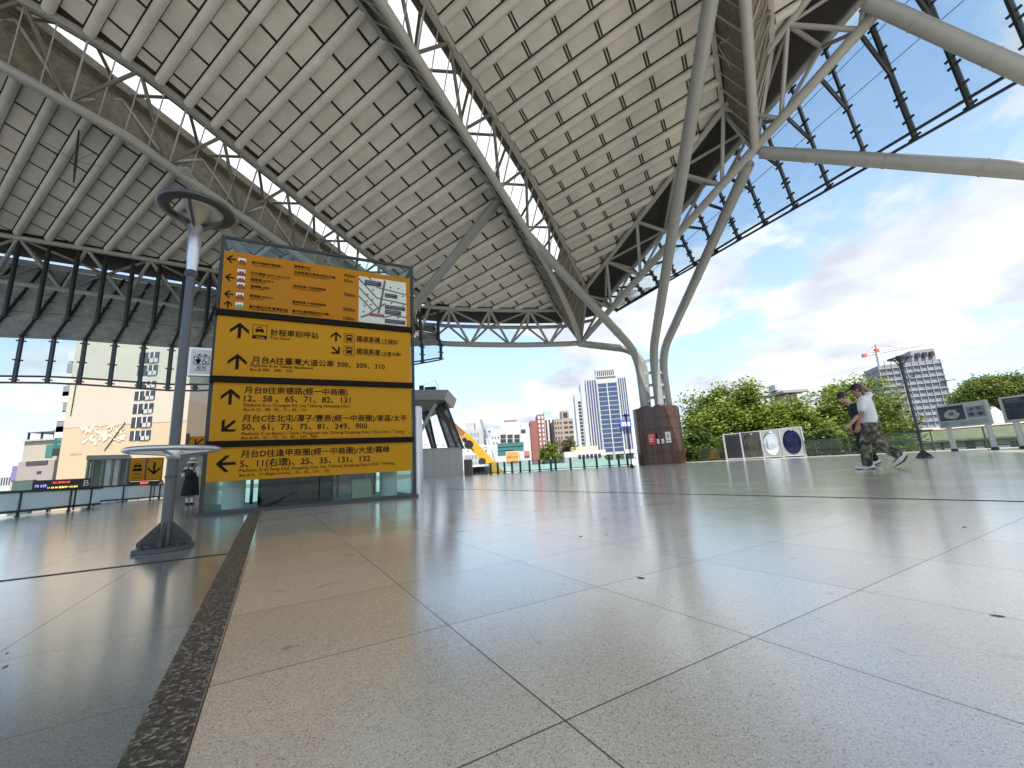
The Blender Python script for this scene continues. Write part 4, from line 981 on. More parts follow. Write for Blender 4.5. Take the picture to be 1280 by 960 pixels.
bx = on_line(183, la2, lb2) + Vector((0, .25, 0))
led('smaller black bus display with letter A, right below the taxi sign', [(161.8, 602.8), (204, 600), (204, 606.5), (161.8, 609.3)], bx, 'A', [('進站中', (1, .1, .05), .3, .5, .25), ('300 309 310 3分', (1, .8, .3), .05, .12, .55)])
# taxi sign: two yellow leaves
bs = on_line(182, la2, lb2) + Vector((.2, 2.2, 0))
t, q, s0, s1, zb, zt = px_board('taxi_sign', 'small yellow sign with taxi pictogram and a down arrow, above the left railing', 'sign', [(161.8, 573.5), (203.5, 571), (202.5, 600), (161, 602)], bs, .06, M_DGREY)
w = s1 - s0; h = zt - zb
for k, f in enumerate((0, .505)):
    m_ = MB(); a, b = s0 + (f + .015) * w, s0 + (f + .475) * w; m_.prism([q(a, zb + .03 * h, .002), q(b, zb + .03 * h, .002), q(b, zt - .03 * h, .002), q(a, zt - .03 * h, .002)], (q(a, 0, .02) - q(a, 0, .002))); m_.build('yellow_leaf', M_YELLOW, t)
mb = MB(); cx, cz = s0 + .24 * w, zb + .68 * h
for i, P in enumerate(car_polys()): mb.prism([q(cx + x * h * .2, cz + y * h * .2, .0235 + i * .0005) for x, y in P], (q(0, 0, .0245) - q(0, 0, .0235)))
mb.build('taxi_icon', M_INK, t)
mb = MB(); mb.prism([q(s0 + .1 * w, zb + .43 * h, .0235), q(s0 + .38 * w, zb + .43 * h, .0235), q(s0 + .38 * w, zb + .55 * h, .0235), q(s0 + .1 * w, zb + .55 * h, .0235)], (q(0, 0, .0245) - q(0, 0, .0235))); mb.build('icon_bar', M_INK, t)
mb = MB()
for txt, fz, in (('計程車', .26), ('招呼站', .11)):
    V, F, wd = text_mesh(txt, 0); sc = .27 * w / wd; mb.add([q(s0 + .1 * w + v[0] * sc, zb + fz * h + v[1] * sc, .0235) for v in V], F)
mb.build('lettering', M_INKRED, t)
mb = MB(); cx, cz, r = s0 + .745 * w, zb + .52 * h, h * .27
for i, P in enumerate(([(-.14, 1), (.14, 1), (.14, -.7), (-.14, -.7)], [(0, -1), (.8, -.1), (.8, .25), (0, -.6)], [(0, -1), (0, -.6), (-.8, .25), (-.8, -.1)])): mb.prism([q(cx + x * r, cz + y * r, .0235 + i * .0006) for x, y in P], (q(0, 0, .0245) - q(0, 0, .0235)))
mb.build('arrow', M_INK, t)
for f in (.02, .98):
    m_ = MB(); a = q(s0 + f * w, zb, -.08); m_.bar((a.x, a.y, 0.0), (a.x, a.y, zt), .07, .07); m_.build('sign_post', M_DGREY, t)
# grey shelter behind it
bs = on_line(135, la2, lb2) + Vector((-.6, 3.2, 0))
t, q, s0, s1, zb, zt = px_board('shelter', 'grey stair shelter with glazed side, left of the small taxi sign', 'shelter', [(108, 570.5), (163, 567), (162, 572.5), (107.5, 576)], bs, 2.2, mat('shelter_roof', (.30, .34, .32), .5))
w = s1 - s0; nb = Vector((bs.x, bs.y, 0)).normalized()
M_SHEL = mat('shelter_frame', (.22, .26, .25), .45)
for f in (.06, .18, .42, .62, .8, .97):
    m_ = MB(); a = q(s0 + f * w, 0, -.15); m_.bar((a.x, a.y, 0), (a.x, a.y, zb), .09 if f != .42 else .2, .09); m_.build('frame_post', M_SHEL, t)
for f0, f1, mm in ((.08, .17, M_RAILGLASS2), (.2, .40, M_RAILGLASS2), (.45, .6, M_RAILGLASS), (.64, .79, M_RAILGLASS), (.82, .96, M_RAILGLASS2)):
    m_ = MB(); m_.prism([q(s0 + f0 * w, .1, -.15), q(s0 + f1 * w, .1, -.15), q(s0 + f1 * w, zb - .02, -.15), q(s0 + f0 * w, zb - .02, -.15)], nb * .02); m_.build('glass_panel', mm, t)
m_ = MB(); m_.prism([q(s0 + .04 * w, 0, -1.6), q(s1 - .03 * w, 0, -1.6), q(s1 - .03 * w, zb - .02, -1.6), q(s0 + .04 * w, zb - .02, -1.6)], nb * .1); m_.build('back_wall', mat('shelter_wall', (.36, .40, .38), .6), t)
# yellow arrow sign half hidden behind the big signs
bs = on_z(250, 617); bs = Vector((bs.x * .55, bs.y * .55, 0))
t, q, s0, s1, zb, zt = px_board('arrow_sign', 'small yellow sign with a diagonal arrow, half hidden behind the big yellow signs', 'sign', [(237, 544.5), (275, 546), (274, 560), (236, 559)], bs, .08, M_YELLOW)
mb = MB(); cx, cz, r = s0 + .31 * (s1 - s0), (zb + zt) / 2, (zt - zb) * .42
A_ = 3 * pi / 4
for i, P in enumerate(([(-.14, -1), (.14, -1), (.14, .72), (-.14, .72)], [(0, 1), (-.85, .1), (-.85, -.25), (0, .6)], [(0, 1), (0, .6), (.85, -.25), (.85, .1)])): mb.prism([q(cx + (x * cos(A_) - y * sin(A_)) * r, cz + (x * sin(A_) + y * cos(A_)) * r, .004 + i * .0006) for x, y in P], (q(0, 0, .0245) - q(0, 0, .0235)))
mb.build('arrow', M_INK, t)
m_ = MB(); a = q(s0 - .05, 0, 0); m_.box((a.x, a.y, zt / 2 + .05), (.1, .1, zt + .1), .5); m_.build('sign_post', M_DGREY, t)
# wall behind the woman
w0, w1 = on_z(217, 625.5), on_z(247, 618.5)
def yscale(p, Y): return Vector((p.x / p.y * Y, Y, 0))
A_, B_ = yscale(w0, 15.0), yscale(on_z(246.5, 618), 15.2); C_ = yscale(on_z(275, 615), 15.6)
t = thing('parapet_wall', 'grey and tan stone parapet wall behind the woman in the white hat', 'wall', tuple((A_ + C_) / 2))
m_ = MB(); m_.prism([A_, B_, B_ + Vector((0, .3, 0)), A_ + Vector((0, .3, 0))], (0, 0, zof(A_, 221, 563))); m_.build('grey_panel', mat('wall_grey', (.16, .165, .15), .6, var=.25), t)
m_ = MB(); m_.prism([B_ + Vector((.02, -.12, 0)), C_ + Vector((0, -.12, 0)), C_ + Vector((0, .3, 0)), B_ + Vector((.02, .3, 0))], (0, 0, zof(B_, 248, 571))); m_.build('stone_panel', mat('wall_tan', (.36, .31, .25), .7, var=.2, streak=True), t)

# middle railing: thick black posts
ma, mb2 = Vector((-5.2, 37.0, 0)), Vector((9.0, 33.4, 0))
xs = [614, 623, 631.5, 641, 651.5, 663, 675.5, 690, 696, 715, 732, 748, 764, 776, 787]
railing('black railing of stout posts along the far edge, left of the granite drum', [on_line(x, ma, mb2) for x in (606, 640, 676, 716, 748, 793)], [on_line(x, ma, mb2) for x in xs],   .92, M_GLASS, top=(.05, .03), post=(.17, .17))
# right railing
ra, rb = Vector((15.0, 34.4, 0)), Vector((22.3, 15.4, 0)); rc = Vector((25.6, 5.0, 0))
def seg(a, b, n): return [a.lerp(b, i / n) for i in range(n + 1)]
pp_ = seg(ra, rb, 11)
railing('long black railing with green glass under the trees on the right', pp_, pp_[:-1], .95, M_RAILGLASS2, top=(.06, .05), base_gap=.12)
pp_ = seg(rb, rc, 6)
railing('black railing behind the two information boards at the far right', pp_, pp_, .95, M_RAILGLASS2, top=(.06, .05), base_gap=.12)

# white hoarding and entrance canopy right of the signs
h0, h1 = Vector((-7.4, 31.9, 0)), Vector((-4.05, 34.3, 0))
h0 = yscale(on_z(523, 599.5), 32.4); h1 = yscale(on_z(579.5, 595.5), 34.0)
zt_ = zof(h0, 524, 562)
t = thing('site_hoarding', 'pale grey flat hoarding wall just right of the yellow signs', 'wall', tuple((h0 + h1) / 2))
nn = Vector((h1.y - h0.y, h0.x - h1.x, 0)).normalized()
M_HO = mat('hoarding_grey', (.46, .47, .46), .55, var=.12, vscale=1.2, streak=True)
for i in range(6):
    a, b = h0.lerp(h1, i / 6 + .002), h0.lerp(h1, (i + 1) / 6 - .002); m_ = MB(); m_.prism([a, b, b - nn * .06, a - nn * .06], (0, 0, zt_)); m_.build('panel', M_HO, t)
m_ = MB(); m_.prism([h1 - nn * .06, h1 - nn * 3, h1 - nn * 3 - Vector((.06, 0, 0)), h1 - nn * .06 - Vector((.06, 0, 0))], (0, 0, zt_)); m_.build('side_panel', M_HO, t)
m_ = MB(); m_.bar(h0 + Vector((0, 0, zt_ + .03)), h1 + Vector((0, 0, zt_ + .03)), .14, .06); m_.build('cap_rail', mat('cap_grey', (.3, .31, .3), .5), t)
t = thing('entrance_canopy', 'grey slab canopy on slanted struts with dark netting, above the pale hoarding', 'canopy', tuple(h0.lerp(h1, .3)))
YC = 33.0
def cy_(x, y, Y=YC): return at_y(x, y, Y)
M_CAN = mat('canopy_grey', (.36, .37, .36), .55, var=.15)
m_ = MB()
top = [cy_(470, 487.5), cy_(560, 487), cy_(555.5, 499.5), cy_(470, 500)]
m_.prism(top, (0, 5, 0)); m_.build('slab', M_CAN, t)
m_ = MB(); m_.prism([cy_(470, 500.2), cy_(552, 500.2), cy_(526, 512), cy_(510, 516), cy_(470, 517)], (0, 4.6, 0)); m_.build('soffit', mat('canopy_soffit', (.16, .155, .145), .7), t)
m_ = MB(); m_.bar(cy_(470, 494) - Vector((0, .06, 0)), cy_(559, 493) - Vector((0, .06, 0)), .08, .07); m_.build('fascia_band', mat('band_grey', (.5, .51, .5), .5), t)
m_ = MB(); m_.tube([cy_(523, 544, 32.6), cy_(545, 505, 32.6)], .14, 10); m_.build('strut', M_STEEL, t)
for i, ((xa, ya), (xb, yb)) in enumerate([((556, 501), (579, 561)), ((549, 503), (572, 562)), ((543, 505), (562, 562)), ((533, 508), (545, 562)), ((526, 511), (541, 562))]):
    m_ = MB(); m_.bar(cy_(xa, ya, 34 + .2 * i), cy_(xb, yb, 34 + .2 * i), .16, .2); m_.build('slanted_mullion', M_BLACKSTEEL, t)
M_NET = glass('dark_netting', (.42, .43, .45), .5, dirt_glare=.35, dirt_glare_col=(.10, .10, .11), dscale=3)
for (P) in ([(556, 501), (549, 503), (572, 562), (579, 561)], [(549, 503), (543, 505), (562, 562), (572, 562)], [(533, 508), (526, 511), (541, 562), (545, 562)]):
    m_ = MB(); m_.prism([cy_(x, y, 34.3) for x, y in P], (0, .03, 0)); m_.build('netting', M_NET, t)
m_ = MB(); a = cy_(526, 486.5, 33.4); m_.box(a + Vector((0, .3, .1)), (.35, .3, .5)); m_.box(a + Vector((.75, .3, .02)), (.9, .5, .3)); m_.build('roof_machine', M_BLACKSTEEL, t)
m_ = MB(); m_.tube([cy_(544, 475.5, 33.4), cy_(549, 487, 33.4)], .02, 5); m_.tube([cy_(527, 482, 33.4), cy_(544, 475.5, 33.4)], .012, 5); m_.build('cable_mast', M_DARKGREY, t)
# cabinet
b0 = yscale(on_z(580.5, 596), 34.6); b1 = yscale(on_z(590, 595.5), 34.8)
m_ = MB(); z_ = zof(b0, 582, 574.5); m_.prism([b0, b1, b1 + Vector((0, .8, 0)), b0 + Vector((0, .8, 0))], (0, 0, z_)); m_.bar(b0 + Vector((0, -.03, z_ * .8)), b1 + Vector((0, -.03, z_ * .8)), .03, .05)
tag(m_.build('utility_cabinet', mat('cabinet_brown', (.13, .11, .09), .6, var=.2)), 'brown cabinet standing between the pale hoarding and the yellow crane', 'cabinet')

# information boards ------------------------------------------------------------------------------------
def info_board(label, P, Q, z0, z1, screens, ext=.06):
    P, Q = Vector((P[0], P[1], 0)), Vector((Q[0], Q[1], 0)); d = (Q - P).normalized(); n = Vector((d.y, -d.x, 0)); L = (Q - P).length
    if n.dot(P) > 0: n = -n
    t = thing('information_board', label, 'information board', tuple((P + Q) / 2), group='information boards on the plaza')
    q = lambda s, z, o=0: P + d * s + n * o + Vector((0, 0, z))
    M_F = mat('board_frame', (.42, .46, .45), .4, metal=.3)
    for s in (.12 * L, .88 * L):
        m_ = MB(); a = q(s, 0); m_.lathe(tuple(a), [(.085, .07), (.085, z1 - .04)], 16); m_.build('leg', mat('leg_grey', (.5, .52, .51), .4), t)
        m_ = MB(); m_.lathe(tuple(a), [(.11, 0), (.11, .06), (.088, .1)], 16); m_.build('foot', M_BLACKSTEEL, t)
    m_ = MB(); e = .05
    for (s0, s1, a, b) in ((0, L, z0, z0 + .05), (0, L, z1 - .06, z1), (0, .06, z0 + .05, z1 - .06), (L - .08, L, z0 + .05, z1 - .06)): m_.prism([q(s0, a, .06), q(s1, a, .06), q(s1, b, .06), q(s0, b, .06)], n * .06)
    m_.build('frame', M_F, t)
    m_ = MB(); m_.prism([q(.02, z0 + .02, .0), q(L - .02, z0 + .02, .0), q(L - .02, z1 - .02, .0), q(.02, z1 - .02, .0)], n * .10); m_.build('back_panel', M_F, t)
    h = z1 - z0
    for k, (f0, f1, g0, g1, col, deco) in enumerate(screens):
        m_ = MB(); o = .104; m_.prism([q(f0 * L, z0 + g0 * h, o), q(f1 * L, z0 + g0 * h, o), q(f1 * L, z0 + g1 * h, o), q(f0 * L, z0 + g1 * h, o)], n * .004); m_.build('poster', mat('poster_%d_%d' % (k, int(100 * col[2])), col, .3, var=.3, vscale=4), t)
        rr = random.Random(k + 3)
        for i, (pts, c2) in enumerate(deco):
            m_ = MB(); m_.prism([q((f0 + (f1 - f0) * x) * L, z0 + (g0 + (g1 - g0) * y) * h, o + .0055 + i * .0005) for x, y in pts], n * .0008); m_.build('poster_picture', mat('pic_%d' % int(c2[0] * 1000), c2, .4), t)
    return t
def blob(cx, cy, rx, ry, n, seed):
    r_ = random.Random(seed); return [(cx + rx * (.8 + .3 * r_.random()) * cos(2 * pi * i / n), cy + ry * (.8 + .3 * r_.random()) * sin(2 * pi * i / n)) for i in range(n)]
i0, i1 = on_z(1187, 565), on_z(1252.5, 561.6); i0 = Vector((17.95, 17.6, 0)); i1 = Vector((18.03, 15.75, 0))
za, zb_ = zof(i0, 1172, 508), zof(i0, 1180, 535.5)
info_board('information board with pale round map picture and teal lower strip, right of the lamp', i0, i1, zb_, za,
           [(.04, .56, .30, .92, (.03, .035, .06), [([(0, .82), (1, .82), (1, 1), (0, 1)], (.012, .014, .04)), (blob(.5, .42, .30, .36, 14, 2), (.33, .37, .36)), (blob(.5, .46, .12, .14, 8, 5), (.08, .1, .14))]),
            (.60, .94, .34, .80, (.20, .23, .25), [(blob(.25, .3, .2, .2, 7, 1), (.03, .035, .04)), (blob(.75, .3, .18, .2, 7, 4), (.031, .035, .04)), (blob(.3, .75, .15, .12, 7, 6), (.05, .06, .07)), (blob(.7, .78, .15, .12, 7, 8), (.051, .06, .07))]),
            (.04, .95, .06, .26, (.25, .34, .33), [])])
i2 = Vector((18.06, 15.35, 0)); i3 = Vector((18.14, 13.4, 0))
info_board('information board with one full dark blue screen, cut by the right picture edge', i2, i3, zb_, za,
           [(.05, .95, .1, .92, (.012, .022, .045), [([(.04, .80), (.5, .80), (.5, .84), (.04, .84)], (.10, .13, .15)), ([(.04, .9), (.3, .9), (.3, .94), (.04, .94)], (.16, .18, .2)), (blob(.7, .55, .15, .12, 8, 3), (.05, .07, .09)), (blob(.35, .4, .2, .18, 9, 7), (.03, .05, .07))])])
# frame of fun mirrors
mx = [(909, 904.5, 576.5, 543.5), (930, 925, 575, 541), (955.5, 950, 574, 538.5), (980, 974.5, 572.6, 536.3), (1008, 1001.5, 571.4, 533.5)]
Pm = []
for i, (xb, xt, yb, yt) in enumerate(mx):
    Y = 28.6 - i * .55; p = yscale(on_z(xb, yb), Y); Pm.append((p, zof(p, xt, yt)))
t = thing('mirror_wall', 'row of four framed mirrors and dark panels standing before the trees', 'mirrors', tuple((Pm[0][0] + Pm[-1][0]) / 2))
zt_ = sum(z for _, z in Pm) / 5
for i, (p, z) in enumerate(Pm):
    m_ = MB(); m_.bar((p.x, p.y, .0), (p.x, p.y, z + .03), .09, .09); m_.build('frame_post', M_ALU, t)
cols = [((.03, .028, .035), .25, .6), ((.07, .062, .048), .12, .75), ((.62, .63, .65), .12, .9), ((.012, .014, .05), .10, .7)]
for i in range(4):
    (a, za_), (b, zb2) = Pm[i], Pm[i + 1]; z = (za_ + zb2) / 2; a2, b2 = a.lerp(b, .05), a.lerp(b, .95); n = Vector((b.y - a.y, a.x - b.x, 0)).normalized()
    if n.dot(a) > 0: n = -n
    m_ = MB(); m_.prism([a2 + Vector((0, 0, .12)), b2 + Vector((0, 0, .12)), b2 + Vector((0, 0, z - .03)), a2 + Vector((0, 0, z - .03))], n * -.04)
    m_.build('panel', mat('mirror_back', (.22, .23, .23), .3) if i > 1 else mat('mirror_black', (.03, .028, .03), .25), t)
    c, r, me = cols[i]
    cc = a.lerp(b, .5) + Vector((0, 0, z * .52)); d = (b - a).normalized(); hw = (b2 - a2).length / 2
    m_ = MB()
    if i == 0:
        m_.box(cc + n * .02, (hw * 1.8, .02, z * .8), ax=(d, n, Vector((0, 0, 1)))); m_.box(cc + n * .04 - d * hw * .45, (hw * .5, .015, z * .3), ax=(d, n, Vector((0, 0, 1))))
    else: m_.ell(cc + n * .01, (hw * .93, .10, z * .42), 28, 14, ax=(d, n, Vector((0, 0, 1))))
    m_.build('mirror', mat('mirror_face_%d' % i, c, r, metal=me), t)
m_ = MB(); m_.bar(Pm[0][0] + Vector((0, 0, .1)), Pm[-1][0] + Vector((0, 0, .1)), .06, .06); m_.bar(Pm[0][0] + Vector((0, 0, Pm[0][1])), Pm[-1][0] + Vector((0, 0, Pm[-1][1])), .06, .05); m_.build('frame_rail', M_ALU, t)
# notices on the granite drum
def notice(label, x0, y0, x1, y1, m, deco):
    R = 1.77; cdir = Vector((-c1[0], -c1[1], 0)).normalized(); pl = Vector((c1[0], c1[1], 0)) + cdir * R; n = -cdir; d = Vector((n.y, -n.x, 0))
    a, b = on_v(x0, y0, pl, (n.x, n.y)), on_v(x1, y1, pl, (n.x, n.y))
    s0, s1 = (a - pl).dot(d), (b - pl).dot(d); z0, z1 = b.z, a.z
    q = lambda s, z, o: pl + d * s + cdir * o + Vector((0, 0, z))
    t = thing('notice', label, 'notice', tuple(q((s0 + s1) / 2, z0, 0)), group='notices on the granite drum')
    m_ = MB(); m_.prism([q(s0, z0, -.12), q(s1, z0, -.12), q(s1, z1, -.12), q(s0, z1, -.12)], cdir * .15); m_.build('plate', m, t)
    for i, (P, mm) in enumerate(deco):
        m_ = MB(); m_.prism([q(s0 + (s1 - s0) * x, z0 + (z1 - z0) * y, .033 + .001 * i) for x, y in P], cdir * .001); m_.build('print', mm, t)
ln = lambda y, w=.8: [(.1, y), (w, y), (w, y + .06), (.1, y + .06)]
notice('red notice with white lines on the brown granite drum', 809.5, 542, 820.5, 555.5, M_RED, [(ln(.75), M_WHITE), (ln(.55, .7), M_WHITE), (ln(.4, .75), M_WHITE), (ln(.25, .6), M_WHITE)])
notice('white no smoking notice on the brown granite drum', 831, 540, 839.5, 553, M_WHITE, [(blob(.5, .62, .28, .2, 12, 1), M_RED), (blob(.5, .62, .2, .14, 12, 1), M_WHITE), ([(.25, .7), (.3, .75), (.72, .55), (.67, .5)], M_RED), (ln(.15), M_INK)])
notice('small white slip beside the red notice on the drum', 820.8, 549, 824.8, 554.5, M_WHITE, [(ln(.5), M_INK)])
notice('small white slip left of the no smoking notice on the drum', 826.5, 548.5, 830.5, 554, M_WHITE, [(ln(.3), M_INK)])
# speaker rod hanging under the left bay
a = on_roof(99, 160, -.1); b_ = on_roof(92, 228, -3.4) ; b_ = at_y(92, 228, a.y - .3)
m_ = MB(); m_.tube([a, a.lerp(b_, .7), b_], [.03, .05, .025], 8); c = a.lerp(b_, .62)
for (x, y) in ((68, 190), (57, 178), (130, 209), (120, 190)): m_.tube([c, on_roof(x, y, -.15)], .008, 4)
tag(m_.build('hanging_mast', M_DARKGREY), 'thin mast stayed by wires hanging from the pale bay at upper left', 'mast')
# ================================================================== CITY
GZ = -6.0
M_WIN = mat('window_dark', (.035, .04, .048), .12, var=.3, vscale=.7)
M_WINBLUE = mat('window_blue', (.05, .075, .16), .12, var=.25, vscale=.25)
M_WINTEAL = mat('window_teal', (.05, .17, .16), .15, var=.2, vscale=.4)
def cmat(n, c, var=.14, vs=.12, rough=.8): return mat(n, c, rough, var=var, vscale=vs, streak=True)
class Bld:
    """building from its picture corners: left and right edge of the front and the top, at depth Y; local front along d, facing the viewer"""
    def __init__(s, name, label, cat, xl, xr, ytop, Y, depth, m, yaw=0.0, group=None, xbase=None, wall='wall'):
        yb = 575
        a, b = at_y(xl, ytop, Y), at_y(xr, ytop, Y)
        s.W = hypot(b.x - a.x, b.y - a.y); s.z1 = (a.z + b.z) / 2; s.o = Vector(((a.x + b.x) / 2, Y, 0)); s.d = Vector((cos(yaw), sin(yaw), 0)); s.n = Vector((-s.d.y, s.d.x, 0))
        s.D = depth
        s.t = thing(name, label, cat, (s.o.x, s.o.y, GZ), group=group)
        s.boxp(-s.W / 2, s.W / 2, GZ, s.z1, 0, depth, wall, m)
    def p(s, u, z, v=0): return s.o + s.d * u + s.n * v + Vector((0, 0, z))
    def boxp(s, u0, u1, z0, z1, v0, v1, name, m, parent=None):
        b = MB(); P = [s.p(u0, z0, v0), s.p(u1, z0, v0), s.p(u1, z0, v1), s.p(u0, z0, v1)]; b.prism(P, (0, 0, z1 - z0)); return b.build(name, m, parent or s.t)
    def u(s, x, y):      # picture x,y -> u,z on the front
        q = on_v(x, y, s.o, (s.n.x, s.n.y)); return ((q - s.o).dot(s.d), q.z)
    def grid(s, u0, u1, z0, z1, nu, nz, fu, fz, m, name='window', v=-.06, sill=False, skip=None):
        du, dz = (u1 - u0) / nu, (z1 - z0) / nz
        for i in range(nu):
            for j in range(nz):
                if skip and skip(i, j): continue
                a = u0 + du * (i + .5 - fu / 2); b = z0 + dz * (j + .5 - fz / 2)
                s.boxp(a, a + du * fu, b, b + dz * fz, v, .02, name, m)
M_OFFW = cmat('office_white', (.50, .50, .49)); M_OFFR = cmat('office_rib', (.50, .52, .55))
# office tower
B = Bld('office_tower', 'tall white office tower with blue glass bays, left of the granite drum', 'office tower', 731.5, 782, 471, 200, 26, M_OFFW, yaw=-.10)
z0 = 4.5; zt = B.z1; W_ = B.W
def fu(f): return -W_ / 2 + f * W_
for k, (f0, f1) in enumerate(((.285, .502), (.52, .748))):
    for j in range(15):
        za = z0 + (zt - 3 - z0) * j / 15; B.boxp(fu(f0), fu(f1), za + .25, za + (zt - 3 - z0) / 15 - .18, -.1, .02, 'window', M_WINBLUE)
for (f0, f1) in ((.02, .26), (.78, .985)):
    for i in range(4):
        a = f0 + (f1 - f0) * (i + .22) / 4; b = f0 + (f1 - f0) * (i + .82) / 4; B.boxp(fu(a), fu(b), z0 + 1, zt - 1.2, -.08, .02, 'window_strip', M_WINBLUE)
for f in (.275, .51, .76): B.boxp(fu(f - .012), fu(f + .012), z0, zt - 2, -.7, 0, 'pilaster', M_OFFW)
B.boxp(fu(.27), fu(.75), zt, zt + 4.6, -.5, 6, 'roof_frame', M_OFFW); 
for i in range(9): B.boxp(fu(.30 + i * .048), fu(.325 + i * .048), zt + .6, zt + 3.2, -.62, -.5, 'roof_opening', M_WIN)
B.boxp(fu(-.30), fu(-.005), GZ, zt - 6.5, 3, 20, 'side_wing', M_OFFW); B.boxp(fu(-.13), fu(-.02), GZ, zt - 1.5, 1.4, 18, 'side_pier', M_OFFR)
for j in range(16):
    za = 4 + (zt - 12 - 4) * j / 15; B.boxp(fu(-.225), fu(-.15), za, za + 1.2, 2.92, 3.02, 'side_window', M_WIN)
B.boxp(fu(.72), fu(.98), zt * .38, zt * .47, -1.6, -.9, 'sign_lightbox', mat('sign_blue', (.08, .12, .5), .4)); 
for i in range(3): B.boxp(fu(.75 + .07 * i), fu(.80 + .07 * i), zt * .395, zt * .44, -1.72, -1.6, 'sign_letter', M_WHITE)
for j, (f0, f1) in enumerate(((.3, .48), (.54, .73), (.05, .25), (.8, .96))): B.boxp(fu(f0), fu(f1), -2, 3.5, -.1, .02, 'window', M_WIN)
# row of blocks to its left
B = Bld('apartment_block', 'small grey apartment block behind the yellow crane boom', 'building', 578, 604, 537, 150, 14, cmat('blk_grey', (.42, .44, .45))); a, b = B.u(581, 528), B.u(592, 536)
B.boxp(a[0], b[0], B.z1, a[1], 2, 8, 'roof_room', cmat('blk_beige', (.45, .42, .38))); B.grid(-B.W / 2 + .5, B.W / 2 - 1.5, 1, B.z1 - .6, 5, 5, .6, .5, mat('window_pale', (.22, .27, .3), .2))
B = Bld('white_complex', 'stepped white block with a teal glass band, right of the yellow crane', 'building', 613, 662, 535, 112, 16, cmat('blk_white', (.52, .53, .52)))
W_ = B.W
for (xa, xb, yt, v0) in ((625, 650, 527, 3), (629, 646, 523, 5), (651, 661, 528, 2), (608, 616, 533, 4)):
    a, b = B.u(xa, yt), B.u(xb, yt); B.boxp(a[0], b[0], B.z1, max(a[1], B.z1 + .4), v0, v0 + 7, 'roof_room', cmat('blk_white', (.52, .53, .52)) if yt > 524 else cmat('blk_redbrown', (.24, .15, .13)))
for r, yy in enumerate((543.5, 549)):
    for i in range(3):
        a, b = B.u(625.5 + i * 8.6, yy), B.u(632.5 + i * 8.6, yy + 4); B.boxp(a[0], b[0], b[1], a[1], -.08, .02, 'window', M_WIN)
for j in range(3):
    a, b = B.u(622, 554.5 + j * 4.6), B.u(654.5, 558 + j * 4.6); B.boxp(a[0], b[0] - (j == 2) * 2.5, b[1], a[1], -.12, .02, 'window_band', M_WINTEAL)
a, b = B.u(651, 537), B.u(657, 541); B.boxp(a[0], b[0], b[1], a[1], -.08, .02, 'window', M_WIN)
for i in range(5): a, b = B.u(615 + i * 1.9, 546 + (i % 2) * 7), B.u(616.2 + i * 1.9, 548 + (i % 2) * 7); B.boxp(a[0], b[0], b[1], a[1], -.08, .02, 'window', M_WIN)
B = Bld('narrow_tower', 'narrow dark red tower with a dark glass side, between white blocks', 'building', 662, 671, 526, 140, 12, cmat('blk_red', (.27, .10, .08))); B.grid(-B.W / 2 - 1.6, -B.W / 2 + .2, 2, B.z1 - .5, 1, 9, .9, .6, M_WIN, v=-.2)
B = Bld('dotted_tower', 'red tower dotted with white window bays, right of the dark red one', 'building', 671, 680, 518, 150, 12, cmat('blk_crimson', (.30, .12, .12))); B.grid(-B.W / 2, B.W / 2, 1, B.z1 - .3, 2, 11, .42, .6, M_WHITE)
B = Bld('striped_tower', 'white and dark striped tower with pale teal rooftop screens', 'building', 679.5, 693, 523, 155, 12, cmat('blk_white2', (.62, .64, .64)))
for i in range(3): B.boxp(-B.W / 2 + (.12 + i * .32) * B.W, -B.W / 2 + (.27 + i * .32) * B.W, 0, B.z1 - .5, -.1, .02, 'window_strip', M_WIN)
a, b = B.u(680, 514), B.u(690, 523); B.boxp(a[0], b[0], B.z1, a[1], 1, 6, 'roof_screen', cmat('teal_screen', (.35, .48, .48)))
B = Bld('brown_apartments', 'brown apartment tower with dark square windows beside the office tower', 'building', 692, 716, 523.5, 140, 14, cmat('blk_brown', (.34, .27, .22)))
B.grid(-B.W / 2, -B.W / 2 + B.W * .42, 0, B.z1 - .5, 3, 9, .5, .48, M_WIN); B.grid(-B.W / 2 + B.W * .48, B.W / 2, 0, B.z1 - .5, 2, 9, .75, .42, M_WIN)
a, b = B.u(702, 513), B.u(712, 523); B.boxp(a[0], b[0], B.z1, a[1], 1, 7, 'roof_room', cmat('blk_brown', (.34, .27, .22))); B.boxp(a[0] + .5, b[0] - .5, B.z1 + .5, a[1] - .7, .9, 1, 'window', M_WIN)
B = Bld('orange_shop', 'low shop house with orange shop front below the white block', 'building', 632, 649, 564, 88, 8, cmat('shop_cream', (.55, .50, .42)))
for j in range(2): a, b = B.u(633, 565.5 + j * 7), B.u(648, 570.5 + j * 7); B.boxp(a[0], b[0], b[1], a[1], -.12, .02, 'shop_sign', mat('shop_orange', (.62, .30, .08), .5, var=.3, vscale=1)); 
B = Bld('shop_house', 'low pale shop house with a red and blue sign beside the orange one', 'building', 649.5, 664, 566, 90, 8, cmat('shop_pale', (.55, .56, .58))); a, b = B.u(655, 564), B.u(662, 569.5); B.boxp(a[0], b[0], b[1], a[1], -.3, -.02, 'shop_sign', mat('shop_redsign', (.5, .16, .1), .5)); B.grid(-B.W / 2, B.W / 2, -2, .8, 4, 1, .8, .6, mat('shop_blue', (.2, .28, .42), .4))
B = Bld('low_white_building', 'long low white building with a yellowish roof edge before the office tower', 'building', 705, 757, 563.5, 76, 10, cmat('low_white', (.62, .60, .55)))
